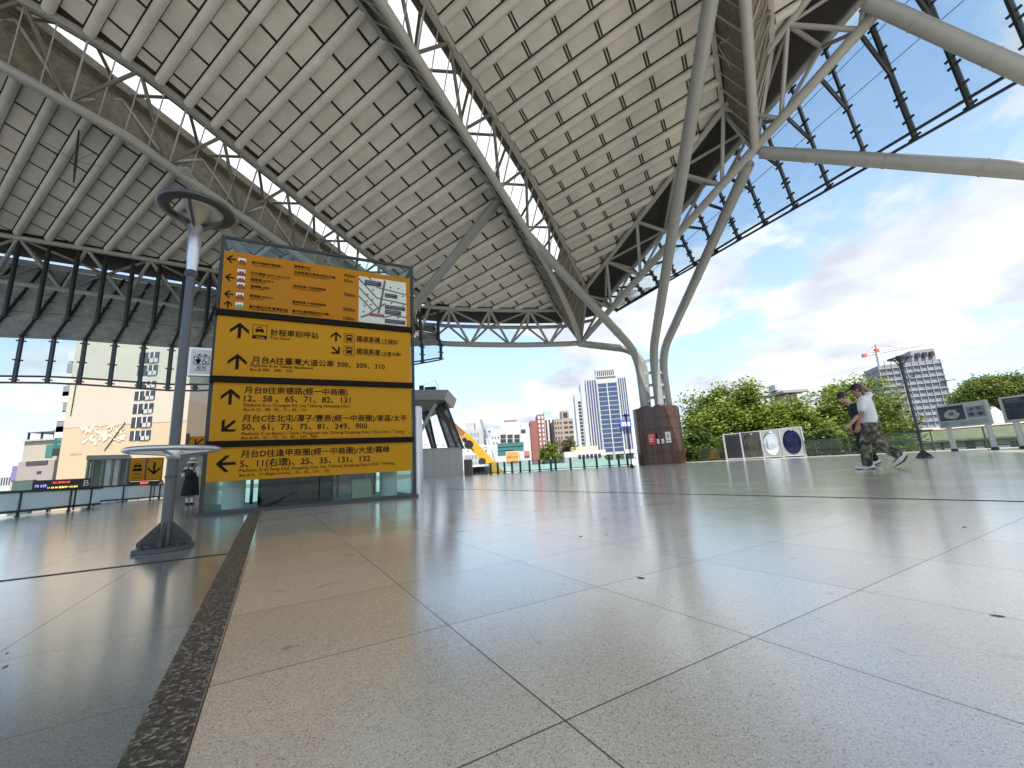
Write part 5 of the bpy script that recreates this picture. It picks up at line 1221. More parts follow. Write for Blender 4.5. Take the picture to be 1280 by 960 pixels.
a = B.u(716, 558.5); b = B.u(750, 563.5); B.boxp(a[0], b[0], B.z1, a[1], 2, 8, 'roof_room', cmat('low_yellow', (.62, .55, .35))); B.grid(B.u(722, 570)[0], B.u(752, 570)[0], B.z1 - 1.5, B.z1 - .5, 6, 1, .7, .7, M_WIN)
B = Bld('site_fence_wall', 'long white and teal site fence beyond the middle railing', 'wall', 600, 800, 579, 58, .4, mat('site_fence', (.60, .68, .66), .5, var=.25, vscale=.5))
for i in range(8): B.boxp(-B.W / 2 + (i + .1) * B.W / 8, -B.W / 2 + (i + .72) * B.W / 8, -1.2, -.15, -.05, 0, 'print', mat('fence_print_%d' % (i % 3), ((.25, .5, .48), (.7, .7, .66), (.45, .6, .5))[i % 3], .5, var=.3, vscale=.7))
# left side: cream tower
M_CREAM = cmat('cream_wall', (.52, .41, .27), .10, .05); M_CREAM2 = cmat('cream_wall_upper', (.52, .46, .37), .10, .05)
B = Bld('cream_tower', 'cream apartment tower with one column of windows, seen at the left under the screen', 'building', 84, 236, 505, 52, 12, M_CREAM, yaw=.0)
zsp = B.u(150, 531)[1]
ztop = B.u(150, 395)[1]; B.boxp(-B.W / 2, B.W / 2, B.z1 + .0, ztop, .0, 12, 'upper_wall', M_CREAM2); 
B.boxp(-B.W / 2, B.W / 2, zsp, B.z1, -.03, .0, 'pale_render', M_CREAM2)
for (yt, yb) in ((441, 454), (457, 469.5), (477, 485), (489, 500), (504.5, 517), (521, 534), (538, 550)):
    ym = (yt + yb) / 2; zc = B.u(180, yt)[1]; zd = B.u(180, yb)[1]; sh = (B.u(180, 530)[0] - B.u(180, ym)[0]) * 0
    ua, ub = B.u(165.5, 520)[0], B.u(191, 520)[0]
    w = B.boxp(ua, ub, zd, zc, -.05, .0, 'window', M_WIN); 
    for f in (.24, .5, .52, .75): B.boxp(ua + (ub - ua) * f, ua + (ub - ua) * f + .1, zd, zc, -.12, -.05, 'window_bar', M_WHITE, w)
    B.boxp(ua + (ub - ua) * .5, ub - .1, zd, zd + (zc - zd) * .4, -.12, -.05, 'window_guard', mat('guard_grey', (.45, .45, .44), .5), w)
rr = random.Random(11)
mb = MB()
for i in range(80):
    x = 104 + 54 * rr.random(); y = 531 + 21 * rr.random(); u_, z_ = B.u(x, y); r = .12 + .42 * rr.random() ** 2; a0 = rr.random() * 6; e = .25 + .3 * rr.random()
    mb.prism([B.p(u_ + r * cos(t_) * cos(a0) - r * e * sin(t_) * sin(a0), z_ + r * cos(t_) * sin(a0) + r * e * sin(t_) * cos(a0), -.035 - i * .0004) for t_ in [q * pi / 4 for q in range(8)]], (0, -.001, 0))
mb.build('mural', mat('mural_white', (.60, .53, .42), .8), B.t)
mb = MB(); V, F, wd = text_mesh('停車場出口處', 0); u_, z_ = B.u(88, 569); u2, _ = B.u(102, 568); sc = (u2 - u_) / wd; mb.add([B.p(u_ + v[0] * sc, z_ + v[1] * sc, -.05) for v in V], F); mb.build('wall_lettering', mat('wall_red', (.5, .12, .08), .7), B.t)
mb = MB(); mb.tube([B.p(*B.u(131, 563), -.08), B.p(*B.u(157, 528), -.08)], .05, 5); mb.build('cable', M_DARKGREY, B.t); mb = MB(); mb.tube([B.p(*B.u(89, 520), -.08), B.p(*B.u(99, 460), -.08)], .05, 5); mb.build('cable', M_DARKGREY, B.t)
for i, y in enumerate((446, 460, 474, 489, 497, 509, 521, 534, 541)):
    u_, z_ = B.u(84, y); k = rr.random(); B.boxp(-B.W / 2 - .9 - .8 * k, -B.W / 2 - .02, z_ - .5, z_ + .6 + .4 * k, .5, 2.2, 'air_conditioner', mat('ac_grey', (.22, .23, .24), .5) if i % 2 else mat('ac_white', (.6, .6, .6), .5))
B.boxp(-B.W / 2 - .25, -B.W / 2 - .02, GZ, ztop, 2.3, 2.6, 'drain_pipe', M_DARKGREY)
B = Bld('grey_block', 'grey beige low block with a green upright banner left of the cream tower', 'building', 31, 74, 551, 60, 9, cmat('blk_sand', (.42, .38, .30)))
zz = B.u(50, 576)[1]; B.boxp(-B.W / 2 - .1, B.W / 2 + .1, GZ, zz, -.25, .0, 'lower_wall', cmat('blk_taupe', (.34, .30, .28)))
a, b = B.u(33, 541), B.u(68, 551); B.boxp(a[0], b[0] + .3, B.z1, B.z1 + .25, -.3, 6, 'roof_slab', M_CONC); B.boxp(a[0], b[0], B.z1 + 1.3, B.z1 + 1.5, -.3, 6, 'roof_canopy', cmat('roof_pale', (.5, .5, .48)))
for f in (.05, .5, .93): B.boxp(a[0] + f * (b[0] - a[0]), a[0] + f * (b[0] - a[0]) + .2, B.z1 + .25, B.z1 + 1.3, 0, .2, 'roof_post', M_DARKGREY)
a, b = B.u(59, 556), B.u(66, 571); B.boxp(a[0], b[0], b[1], a[1], -.08, .02, 'window', M_WINTEAL); a, b = B.u(36, 577), B.u(62, 580); B.boxp(a[0], b[0], b[1], a[1], -.35, -.25, 'sign_band', M_DARKGREY)
a, b = B.u(49, 589), B.u(54, 592); B.boxp(a[0], b[0], b[1], a[1], -.3, -.25, 'window', M_WIN)
t, q, s0, s1, zb, zt = px_board('banner', 'green upright shop banner with a grey foot on the grey beige block', 'banner', [(70, 530.5), (81, 530), (77.5, 569), (66, 570.5)], at_y(74, 550, 58).xy.to_3d(), .4, mat('banner_green', (.03, .20, .18), .5))
mb = MB(); w = s1 - s0
for i, ch in enumerate('中央眼鏡'):
    V, F, wd = text_mesh(ch, 0); sc = .42 * w / wd; mb.add([q(s0 + .38 * w + v[0] * sc, zt - (zt - zb) * (.22 + .15 * i) + v[1] * sc, .02) for v in V], F)
mb.build('lettering', mat('banner_pale', (.35, .55, .5), .5), t)
b = MB(); b.prism([q(s0, zb, .03), q(s1, zb, .03), q(s1, zb + (zt - zb) * .22, .03), q(s0, zb + (zt - zb) * .22, .03)], Vector((0, -.05, 0))); b.build('foot_panel', M_DARKGREY, t)
B = Bld('small_house', 'tiny beige house with a violet banner at the far left', 'building', 16, 30, 582, 90, 8, cmat('house_beige', (.46, .40, .34))); a, b = B.u(17, 583), B.u(26, 600); B.boxp(a[0], b[0], b[1], a[1], -.2, -.02, 'violet_banner', mat('banner_violet', (.22, .18, .38), .5, var=.5, vscale=2)); B.grid(B.W * .2, B.W / 2, 0, B.z1, 1, 3, .5, .5, M_WIN)
B = Bld('distant_block', 'hazy low pale block at the left picture edge', 'building', -30, 15, 593, 160, 10, cmat('far_pale', (.5, .52, .55))); B.grid(-B.W / 2, B.W / 2, -2, B.z1, 14, 2, .5, .5, M_WIN)
B = Bld('green_hoarding', 'dark green hoarding behind the left bus display', 'wall', 16, 41, 600.5, 34, .3, mat('hoarding_green', (.07, .12, .10), .6, var=.2))
# right: old station hall
B = Bld('old_station_hall', 'low hall with a pale brown tiled roof and white walls, behind the right railing', 'building', 1128, 1330, 549, 46, 9, cmat('hall_wall', (.60, .58, .52)), yaw=-.12)
ze = B.z1; zr_ = B.u(1200, 531)[1]
m_ = MB(); hw = B.W / 2 + .6
m_.prism([B.p(-hw, ze, -.9), B.p(-hw, ze + .18, -.9), B.p(-hw, zr_, 4.5), B.p(-hw, ze + .18, 10), B.p(-hw, ze, 10)], B.d * (2 * hw)); m_.build('tiled_roof', mat('roof_tile', (.34, .28, .22), .8, var=.3, vscale=2), B.t)
B.boxp(-hw, hw, ze - .12, ze, -1.0, -.9, 'eaves_board', M_DARKGREY)
for i, (xa, xb) in enumerate(((1150, 1156), (1163, 1169), (1175, 1181), (1206, 1221), (1229, 1242), (1262, 1280))):
    a, b = B.u(xa, 551.5), B.u(xb, 565); B.boxp(a[0], b[0], b[1] - .5, a[1], -.08, .02, 'window' if i != 3 else 'door', M_WIN)
B = Bld('pagoda_tower', 'pinkish tower with a wide pagoda roof rising above the trees', 'building', 981, 996, 493, 150, 9, cmat('pagoda_pink', (.40, .27, .25)))
m_ = MB(); hw = B.W * 1.05; m_.prism([B.p(-hw, B.z1 + 1.2, -3), B.p(hw, B.z1 + 1.2, -3), B.p(B.W * .3, B.z1 + 3.4, 3), B.p(-B.W * .3, B.z1 + 3.4, 3)], (0, 8, 0)); m_.prism([B.p(-hw, B.z1 + .4, -3), B.p(hw, B.z1 + .4, -3), B.p(hw, B.z1 + 1.15, -3), B.p(-hw, B.z1 + 1.15, -3)], (0, 14, 0)); m_.build('pagoda_roof', cmat('pagoda_grey', (.30, .29, .28)), B.t)
B.boxp(-hw, -hw * .45, B.z1 + 2, B.z1 + 4.2, 1, 5, 'roof_room', M_OFFW); B.grid(-B.W / 2, B.W / 2, B.z1 - 6, B.z1 - .5, 4, 2, .5, .5, M_WIN)
# tower under construction
M_SCAF = mat('scaffold_net', (.24, .255, .275), .8, var=.3, vscale=.15)
B = Bld('unfinished_tower', 'unfinished tower wrapped in grey scaffold netting under a tower crane', 'building', 1104, 1166, 453, 185, 15, M_SCAF, yaw=-.35)
W_ = B.W
for j in range(11):
    z = 6 + (B.z1 - 8) * j / 10; B.boxp(-W_ / 2 - .4, W_ / 2 + .4, z, z + .35, -.7, 15.5, 'floor_edge', mat('slab_pale', (.27, .28, .29), .7))
for i in range(10): B.boxp(-W_ / 2 + W_ * i / 9 - .13, -W_ / 2 + W_ * i / 9 + .13, 0, B.z1 + (2 if i < 4 else 0), -.5, -.1, 'scaffold_pole', mat('pole_pale', (.30, .31, .315), .6))
B.boxp(W_ * .12, W_ / 2, B.z1, B.z1 + 5.5, 2, 13, 'core', cmat('core_grey', (.27, .28, .29))); B.grid(W_ * .14, W_ * .48, B.z1 + 1, B.z1 + 4.5, 3, 1, .5, .6, M_WIN, v=1.9)
for z in (.35, .55, .72): B.boxp(W_ / 2 - 2, W_ / 2 + 3.2, B.z1 * z, B.z1 * z + .25, -1.2, .2, 'outrigger', M_DARKGREY)
Yc = 178; a = at_y(1100, 458, Yc); t = thing('tower_crane', 'red and white tower crane on top of the unfinished tower', 'crane', tuple(a))
M_CR = mat('crane_red', (.55, .10, .06), .5); M_CW = mat('crane_white', (.55, .5, .48), .5)
m_ = MB(); b = at_y(1096, 440, Yc); m_.bar(a, b, 1.0, 1.0); m_.build('mast', M_CW, t)
m_ = MB(); p0, p1 = at_y(1078, 445, Yc), at_y(1154, 431.5, Yc); m_.tube([p0, p1], .28, 4); m_.tube([p0 + Vector((0, 0, 1.0)), p1 + Vector((0, 0, .6))], .2, 4)
for i in range(14): m_.bar(p0.lerp(p1, i / 14), p0.lerp(p1, (i + .5) / 14) + Vector((0, 0, .9)), .14, .14)
m_.build('jib', M_CW, t)
m_ = MB(); m_.box(p0.lerp(p1, .03), (1.6, 1.0, 1.2)); m_.build('counterweight', M_CR, t); m_ = MB(); m_.box(b + Vector((0, 0, .6)), (1.4, 1.2, 1.4)); m_.build('cab', M_CR, t)
m_ = MB(); m_.tube([b, b + Vector((0, 0, 3.4))], .25, 5); m_.tube([b + Vector((0, 0, 3.4)), p0.lerp(p1, .7)], .08, 4); m_.tube([b + Vector((0, 0, 3.4)), p0], .08, 4); m_.build('apex', M_CR, t)
# white footbridge
t = thing('footbridge', 'white steel truss footbridge seen behind the yellow crane boom', 'bridge', tuple(at_y(570, 572, 62)))
M_FB = mat('bridge_white', (.72, .73, .72), .5)
def fbp(x, y): return at_y(x, y, 62)
for (ya, yb) in ((557, 562), (572, 571)):
    m_ = MB(); m_.bar(fbp(522, ya - 4), fbp(614, yb - 4), .35, .35); m_.build('chord', M_FB, t)
for i in range(12):
    x = 524 + i * 7.6; m_ = MB(); m_.bar(fbp(x, 554 + i * .35), fbp(x + 3.8, 567.5 - i * .02), .2, .2); m_.bar(fbp(x + 3.8, 567.5 - i * .02), fbp(x + 7.6, 554.3 + i * .35), .2, .2); m_.build('diagonal', M_FB, t)
for x in (540, 606):
    m_ = MB(); p = fbp(x, 572); m_.bar((p.x, p.y, GZ), (p.x, p.y, p.z), .5, .5); m_.build('pier', M_FB, t)
# yellow mobile crane
t = thing('mobile_crane', 'yellow mobile crane with its telescopic boom raised to the left', 'crane', tuple(at_y(632, 592, 41).xy.to_3d() + Vector((0, 0, GZ))))
M_YC = mat('crane_yellow', (.72, .36, .03), .4, var=.12); M_YB = mat('crane_inner', (.32, .17, .06), .45, var=.2)
Yc = 40.5
P_, Q_, R_ = at_y(628, 596, Yc), at_y(580, 544, Yc), at_y(536, 505, Yc)
m_ = MB(); m_.bar(P_, Q_, .7, .85); m_.build('boom', M_YC, t); m_ = MB(); m_.bar(Q_.lerp(P_, -.02), R_, .5, .6); m_.build('inner_boom', M_YB, t)
m_ = MB(); c = at_y(586.5, 556, Yc - .7); m_.tube([c, c + Vector((0, -.5, 0))], .42, 18); m_.build('hose_reel', M_BLACKSTEEL, t)
for (x, y, r) in ((603, 577, .35), (581, 550, .22)):
    m_ = MB(); c = at_y(x, y, Yc - .7); m_.tube([c, c + Vector((0, -.3, 0))], r, 12); m_.build('bracket', M_BLACKSTEEL, t)
base = P_.lerp(Q_, -.1)
m_ = MB(); m_.tube([at_y(618, 596, Yc), at_y(600, 577, Yc)], .16, 8); m_.build('lift_cylinder', M_ALU, t)
cx, cy = base.x, base.y
m_ = MB(); m_.box((cx + 1, cy + .6, GZ + 1.5), (8.5, 2.5, .9)); m_.build('carrier', M_YC, t)
m_ = MB(); m_.box((cx + .4, cy + .8, GZ + 3.6), (3.6, 2.3, 3.2)); m_.build('superstructure', M_YC, t)
m_ = MB(); m_.box((cx + 5.8, cy + .6, GZ + 2.6), (1.8, 2.4, 1.7)); m_.build('driver_cab', M_YC, t)
for dx in (-2.4, -.8, 3, 4.6):
    m_ = MB(); m_.tube([(cx + dx, cy - .75, GZ + .6), (cx + dx, cy + 1.95, GZ + .6)], .6, 16); m_.build('wheel', M_BLACKSTEEL, t)
# thin grey lattice jib
t = thing('lattice_jib', 'thin grey lattice crane jib leaning over the white block', 'crane', tuple(at_y(621, 590, 70)))
a, b = at_y(601, 524, 70), at_y(621, 592, 70); d = (b - a)
m_ = MB(); nx = Vector((.35, 0, .1))
m_.tube([a - nx * .3, b - nx], .07, 4); m_.tube([a + nx * .3, b + nx], .07, 4)
for i in range(16): s_ = 1 if i % 2 else -1; m_.tube([a.lerp(b, i / 16) + nx * s_ * (.3 + .7 * i / 16), a.lerp(b, (i + 1) / 16) - nx * s_ * (.3 + .7 * (i + 1) / 16)], .045, 4)
m_.build('lattice', mat('jib_grey', (.25, .27, .3), .5), t); m_ = MB(); m_.box((b.x + 1, b.y, GZ + 1.5), (5, 2.5, 3)); m_.build('crane_base', mat('jib_grey', (.25, .27, .3), .5), t)
# dark kiosks
t = thing('glass_kiosk', 'dark glass kiosk at the foot of the yellow crane beyond the railing', 'kiosk', tuple(at_y(600, 594, 39).xy.to_3d() + Vector((0, 0, GZ))))
a, b = at_y(591, 584, 39), at_y(609, 583, 39); m_ = MB(); m_.prism([(a.x, 39, GZ), (b.x, 39, GZ), (b.x, 41, GZ), (a.x, 41, GZ)], (0, 0, a.z - GZ)); m_.build('glass_box', M_WIN, t); m_ = MB(); m_.box(((a.x + b.x) / 2, 39.9, a.z + .1), (b.x - a.x + .3, 2.4, .18)); m_.build('roof', M_WHITE, t)
for i in range(5): m_ = MB(); x = a.x + (b.x - a.x) * i / 4; m_.bar((x, 38.97, GZ), (x, 38.97, a.z), .07, .05); m_.build('frame_post', M_DARKGREY, t)

# ================================================================== TREES
def leafmat(name, c1_, c2_, tr=.35):
    m = bpy.data.materials.new(name); m.use_nodes = True; nt = m.node_tree; N, L = nt.nodes, nt.links; b = N['Principled BSDF']
    ge = N.new('ShaderNodeNewGeometry'); r = N.new('ShaderNodeValToRGB'); r.color_ramp.elements[0].color = (*c1_, 1); r.color_ramp.elements[1].color = (*c2_, 1); L.new(ge.outputs['Random Per Island'], r.inputs[0])
    L.new(r.outputs[0], b.inputs['Base Color']); b.inputs['Roughness'].default_value = .5; b.inputs['Specular IOR Level'].default_value = .3
    t = N.new('ShaderNodeBsdfTranslucent'); L.new(r.outputs[0], t.inputs[0]); mx = N.new('ShaderNodeMixShader'); mx.inputs[0].default_value = tr; out = N['Material Output']
    L.new(b.outputs[0], mx.inputs[1]); L.new(t.outputs[0], mx.inputs[2]); L.new(mx.outputs[0], out.inputs[0]); return m
LEAF = [leafmat('leaf_bright', (.085, .135, .016), (.27, .32, .06)), leafmat('leaf_mid', (.065, .11, .018), (.20, .245, .055)), leafmat('leaf_brownish', (.09, .085, .045), (.20, .18, .10)), leafmat('leaf_dark', (.04, .08, .014), (.13, .18, .04))]
M_BARK = mat('bark', (.13, .10, .075), .9, var=.4, vscale=4, bump=.3)
def tree(label, cx, ytop, halfw, Y, ybot, lm, seed, leaf=.34, dens=1.0, squash=1.0, name='broadleaf_tree', umbrella=False):
    rr = random.Random(seed); top = at_y(cx, ytop, Y); bot = at_y(cx, ybot, Y); R = halfw * Y / FPX * 1.0
    hh = max(1.2, (top.z - bot.z) / 2); c = Vector((top.x, Y, top.z - hh)); base = Vector((c.x + rr.uniform(-.4, .4), Y + .2, GZ))
    t = thing(name, label, 'tree', tuple(base), group='trees beyond the plaza')
    tk = MB(); mid = Vector((base.x * .4 + c.x * .6, Y, c.z - hh * .9)); tk.tube([base, base.lerp(mid, .5) + Vector((.15, 0, 0)), mid], [R * .075 + .12, R * .06 + .09, R * .045 + .07], 8)
    cl = []
    n = int(40 + R * R * 6.5 * dens)
    for i in range(n):
        for _ in range(30):
            v = Vector((rr.uniform(-1, 1), rr.uniform(-1, 1), rr.uniform(-1 if not umbrella else -.2, 1)))
            if .42 < v.length < 1: break
        k = .82 + .26 * rr.random()
        lump = 1 + .16 * sin(v.x * 5 + seed) * cos(v.y * 4 + seed * 2) + .1 * sin(v.z * 7 + seed)
        cl.append((c + Vector((v.x * R * k * lump, v.y * R * .85 * k, v.z * hh * k * lump * squash)), R * (.17 + .13 * rr.random()) * (1.15 if v.z > 0 else .95)))
    for i in range(7):
        q = cl[rr.randrange(len(cl))][0]; tk.tube([mid - Vector((0, 0, .3)), mid.lerp(q, .5) + Vector((0, 0, -.15 * hh)), mid.lerp(q, .92)], [R * .035 + .05, R * .022 + .03, .025], 6)
    tk.build('trunk', M_BARK, t)
    V = []; F = []
    for (p, r) in cl:
        m = int(40 + 58 * dens * min(2.2, (r / .8)) ** 2)
        for _ in range(m):
            while True:
                w = Vector((rr.gauss(0, .5), rr.gauss(0, .5), rr.gauss(0, .42)))
                if w.length < 1.15: break
            q = p + w * r
            a = rr.random() * 2 * pi; up = Vector((rr.gauss(0, .55), rr.gauss(0, .55), 1)).normalized(); x = Vector((cos(a), sin(a), rr.gauss(0, .25))); x = (x - up * x.dot(up)).normalized(); y = up.cross(x)
            s = leaf * (.6 + .7 * rr.random()); o = len(V)
            V += [q - x * s * .5, q + y * s * .32 - up * s * .05, q + x * s * .55 - up * s * .1, q - y * s * .32 - up * s * .05]; F.append((o, o + 1, o + 2, o + 3))
    me = bpy.data.meshes.new('crown'); inv = WORLD_OF(t).inverted(); off = inv.translation
    me.from_pydata([tuple(v + off) for v in V], [], F); me.materials.append(LEAF[lm]); o = bpy.data.objects.new('crown', me); COL.objects.link(o); o.parent = t
    return t
tree('large round green tree right behind the granite drum', 905, 488, 55, 50, 600, 0, 1, .36)
tree('broad green tree behind the row of framed mirrors, at the middle of the grove', 978, 509, 52, 47, 605, 0, 2, .36)
tree('tall pale green tree rising behind the two walking men', 1062, 479, 48, 52, 600, 0, 3, .36)
tree('leafy tree with an open lower crown between the men and the dark lamp', 1097, 492, 34, 44, 610, 1, 4, .32, .8)
tree('mid green tree filling the grove between the mirrors and the walking men', 1018, 502, 40, 49, 605, 1, 15, .36)
tree('dark low tree in front of the grove, right of the granite drum', 872, 536, 30, 42, 605, 3, 5, .3)
tree('dark low tree behind the last mirror panel', 1026, 530, 34, 42, 600, 3, 6, .3)
tree('small bushy tree at the foot of the dark lamp beyond the railing', 1128, 545, 26, 38, 600, 0, 7, .26)
tree('wide umbrella shaped tree above the information boards', 1246, 476, 46, 62, 515, 1, 8, .36, 1.0, 1, 'umbrella_tree', True)
tree('small bright green tree beyond the middle railing, left of the office tower', 686, 556, 15, 72, 590, 0, 9, .34)
tree('brownish thin tree in front of the brown apartment tower', 708, 547, 18, 80, 588, 2, 10, .36, .7)
for i, (x, y) in enumerate(((760, 571), (776, 570), (792, 571))):
    tree(['small tuft topped palm left of the distant lamp', 'small tuft topped palm behind the distant lamp', 'small tuft topped palm beside the granite drum'][i], x, y, 4.5, 62, y + 9, 0, 20 + i, .3, .6, 1, 'palm_tree')
# ================================================================== PEOPLE
def rm(shapes, vox, name, m, parent, smooth=3):
    mb = MB()
    for q in shapes:
        if q[0] == 'c':
            _, a, b, ra, rb = q; a, b = Vector(a), Vector(b); n = 7; d = (b - a)
            if d.length < 1e-5: continue
            t = d.normalized(); pts, rs = [], []
            for i in range(1, 5): th = pi / 2 * i / 4; pts.append(a - t * ra * cos(th)); rs.append(max(ra * sin(th), .0008))
            for i in range(0, 5): th = pi / 2 * i / 5; pts.append(b + t * rb * sin(th)); rs.append(max(rb * cos(th), .0008))
            mb.tube(pts, rs, 14)
        elif q[0] == 'e': mb.ell(q[1], q[2], 18, 12, q[3] if len(q) > 3 else None)
        elif q[0] == 'l': mb.lathe(q[1], q[2], 28, q[3], q[4])
    o = local(mb).build(name, m, None)
    r = o.modifiers.new('r', 'REMESH'); r.mode = 'VOXEL'; r.voxel_size = vox; r.use_smooth_shade = True
    s = o.modifiers.new('s', 'SMOOTH'); s.iterations = smooth; s.factor = .5
    dg = bpy.context.evaluated_depsgraph_get(); me = bpy.data.meshes.new_from_object(o.evaluated_get(dg)); me.name = name
    old = o.data; bpy.data.objects.remove(o); bpy.data.meshes.remove(old)
    me.materials.clear(); me.materials.append(m); me.polygons.foreach_set('use_smooth', [True] * len(me.polygons))
    o = bpy.data.objects.new(name, me); COL.objects.link(o)
    if parent is not None: o.parent = parent
    return o
def hand(wrist, fdir, pdir, curl=.35, side=1):
    """palm and five fingers; fdir along the fingers, pdir out of the palm"""
    w = Vector(wrist); f = Vector(fdir).normalized(); p = Vector(pdir); p = (p - f * p.dot(f)).normalized(); s = f.cross(p) * side; S = []
    for k in (-.03, -.01, .01, .03): S.append(('c', w + s * k * .6, w + f * .085 + s * k, .016, .014))
    for k, l in ((-.032, .058), (-.011, .074), (.011, .080), (.032, .070)):
        b = w + f * .09 + s * k; m1 = b + (f * cos(curl) + p * sin(curl)) * l * .5; e = m1 + (f * cos(curl * 2.4) + p * sin(curl * 2.4)) * l * .5
        S += [('c', b, m1, .0105, .0095), ('c', m1, e, .0095, .008)]
    b = w + f * .025 + s * .034; m1 = b + (f * .6 + s * .6 + p * .35).normalized() * .042; S += [('c', b, m1, .0125, .011), ('c', m1, m1 + (f * .9 + p * .35).normalized() * .032, .011, .009)]
    return S
def head_shapes(c, fwd, up=(0, 0, 1), k=1.0):
    c = Vector(c); f = Vector(fwd).normalized(); u = Vector(up); u = (u - f * u.dot(f)).normalized(); l = u.cross(f); ax = (f, l, u)
    P = lambda a, b, d: c + f * a * k + l * b * k + u * d * k
    return [('e', P(-.012, 0, .025), (.098 * k, .077 * k, .098 * k), ax), ('e', P(.018, 0, -.045), (.068 * k, .058 * k, .072 * k), ax), ('e', P(.055, 0, -.085), (.032 * k, .032 * k, .026 * k), ax),
            ('c', P(.083, 0, .005), P(.107, 0, -.028), .011 * k, .015 * k), ('e', P(-.005, .078, -.012), (.02 * k, .009 * k, .033 * k), ax), ('e', P(-.005, -.078, -.012), (.02 * k, .009 * k, .033 * k), ax),
            ('e', P(.078, 0, -.062), (.014 * k, .026 * k, .010 * k), ax)], P, ax
SKIN = mat('skin_tan', (.33, .17, .10), .5, var=.08, vscale=8); SKIN2 = mat('skin_light', (.50, .32, .24), .5, var=.08, vscale=8); HAIR = mat('hair_black', (.012, .010, .009), .45)
EYE = mat('eye_dark', (.02, .015, .012), .2)
CLOTH_W = mat('tshirt_white', (.70, .71, .76), .85, var=.08, vscale=7, bump=.25); CLOTH_N = mat('tshirt_navy', (.016, .02, .034), .85, var=.2, vscale=7, bump=.25)
CLOTH_B = mat('trousers_black', (.010, .010, .012), .85, var=.25, vscale=7, bump=.25); SHOE_W = mat('shoe_white', (.66, .66, .64), .5, var=.15, vscale=14); SHOE_D = mat('shoe_sole', (.05, .05, .05), .6)
def camo():
    m = bpy.data.materials.new('trousers_camouflage'); m.use_nodes = True; nt = m.node_tree; N, L = nt.nodes, nt.links; b = N['Principled BSDF']; tc = N.new('ShaderNodeTexCoord')
    n = N.new('ShaderNodeTexNoise'); n.inputs['Scale'].default_value = 11; n.inputs['Detail'].default_value = 2.5; L.new(tc.outputs['Object'], n.inputs[0]); r = N.new('ShaderNodeValToRGB'); r.color_ramp.interpolation = 'CONSTANT'; e = r.color_ramp.elements
    e[0].position = 0; e[0].color = (.02, .02, .016, 1); e[1].position = .42; e[1].color = (.075, .07, .05, 1); q = e.new(.52); q.color = (.15, .14, .105, 1); q = e.new(.62); q.color = (.28, .26, .22, 1)
    L.new(n.outputs[0], r.inputs[0]); L.new(r.outputs[0], b.inputs['Base Color']); b.inputs['Roughness'].default_value = .9; return m
def shoe(ankle, toe, t, m=None):
    a, e = Vector(ankle), Vector(toe); d = (e - a); f = Vector((d.x, d.y, 0)).normalized(); v = d.normalized(); up = Vector((0, 0, 1)); n = (up - v * up.dot(v)).normalized(); h = a - v * .05 - n * .06
    rm([('c', a + n * .005, a - n * .03, .052, .05), ('c', h, h + v * .12 + n * .012, .042, .045), ('c', h + v * .10 + n * .01, e, .047, .034)], .011, 'shoe', m or SHOE_W, t, 2)
    rm([('c', h - n * .028, h + v * .1 - n * .028, .030, .03), ('c', h + v * .1 - n * .026, e - n * .012, .032, .027)], .011, 'shoe_sole', SHOE_D, t, 2)
def cap(P, ax, t, m, brim=.12, dz=.075, k=1.0):
    f, l, u = ax
    rm([('e', P(-.012, 0, .052), (.107 * k, .088 * k, .082 * k), ax), ('c', P(.06, .035, .05), P(.06 + brim, .02, .03), .018, .010), ('c', P(.06, -.035, .05), P(.06 + brim, -.02, .03), .018, .010), ('c', P(.06, 0, .055), P(.065 + brim, 0, .034), .018, .010)], .011, 'cap', m, t, 2)
def eyes(P, t):
    for s in (-1, 1):
        mb = local(MB()); mb.ell(P(.083, s * .03, .008), (.008, .012, .008), 10, 6); mb.build('eye', EYE, t)
# the man in the white shirt
mp = on_z(1101, 586.0); HDG = atan2(.74, -.67)
man = thing('person', 'walking man in white t-shirt and camouflage trousers, one hand raised to his cap', 'person', (mp.x, mp.y, 0), HDG)
hs, P, ax = head_shapes((.10, .0, 1.575), (.95, .25, -.22))
body = hs + [('c', (.05, 0, 1.38), (.085, 0, 1.50), .062, .054), ('c', (.0, .17, 1.36), (.0, -.17, 1.40), .06, .06), ('c', (0, 0, 1.0), (.02, 0, 1.26), .10, .09), ('c', (0, .09, 1.27), (0, -.09, 1.29), .085, .085),
             ('c', (.01, .20, 1.35), (.05, .285, 1.09), .05, .040), ('c', (.05, .285, 1.09), (.15, .31, .86), .041, .027),
             ('c', (-.01, -.20, 1.40), (-.05, -.44, 1.54), .05, .041), ('c', (-.05, -.44, 1.54), (.05, -.20, 1.70), .041, .029),
             ('c', (0, .09, .93), (.13, .10, .50), .085, .058), ('c', (.13, .10, .50), (.16, .10, .10), .056, .036), ('c', (0, -.09, .93), (.0, -.10, .50), .085, .058), ('c', (0, -.10, .50), (-.30, -.11, .24), .056, .036),
             ('c', (.16, .10, .08), (.30, .12, .035), .036, .03), ('c', (-.30, -.11, .22), (-.20, -.11, .08), .036, .03)]
body += hand((.15, .31, .86), (.25, .02, -1), (.5, -.8, 0), .4, 1) + hand((.05, -.20, 1.70), (.35, .93, .05), (0, 0, -1), .45, 1)
rm(body, .0075, 'body', SKIN, man, 3)
eyes(P, man)
rm([('e', P(-.02, 0, .02), (.098, .082, .09), ax)], .011, 'hair', HAIR, man, 2)
cap(P, ax, man, HAIR)
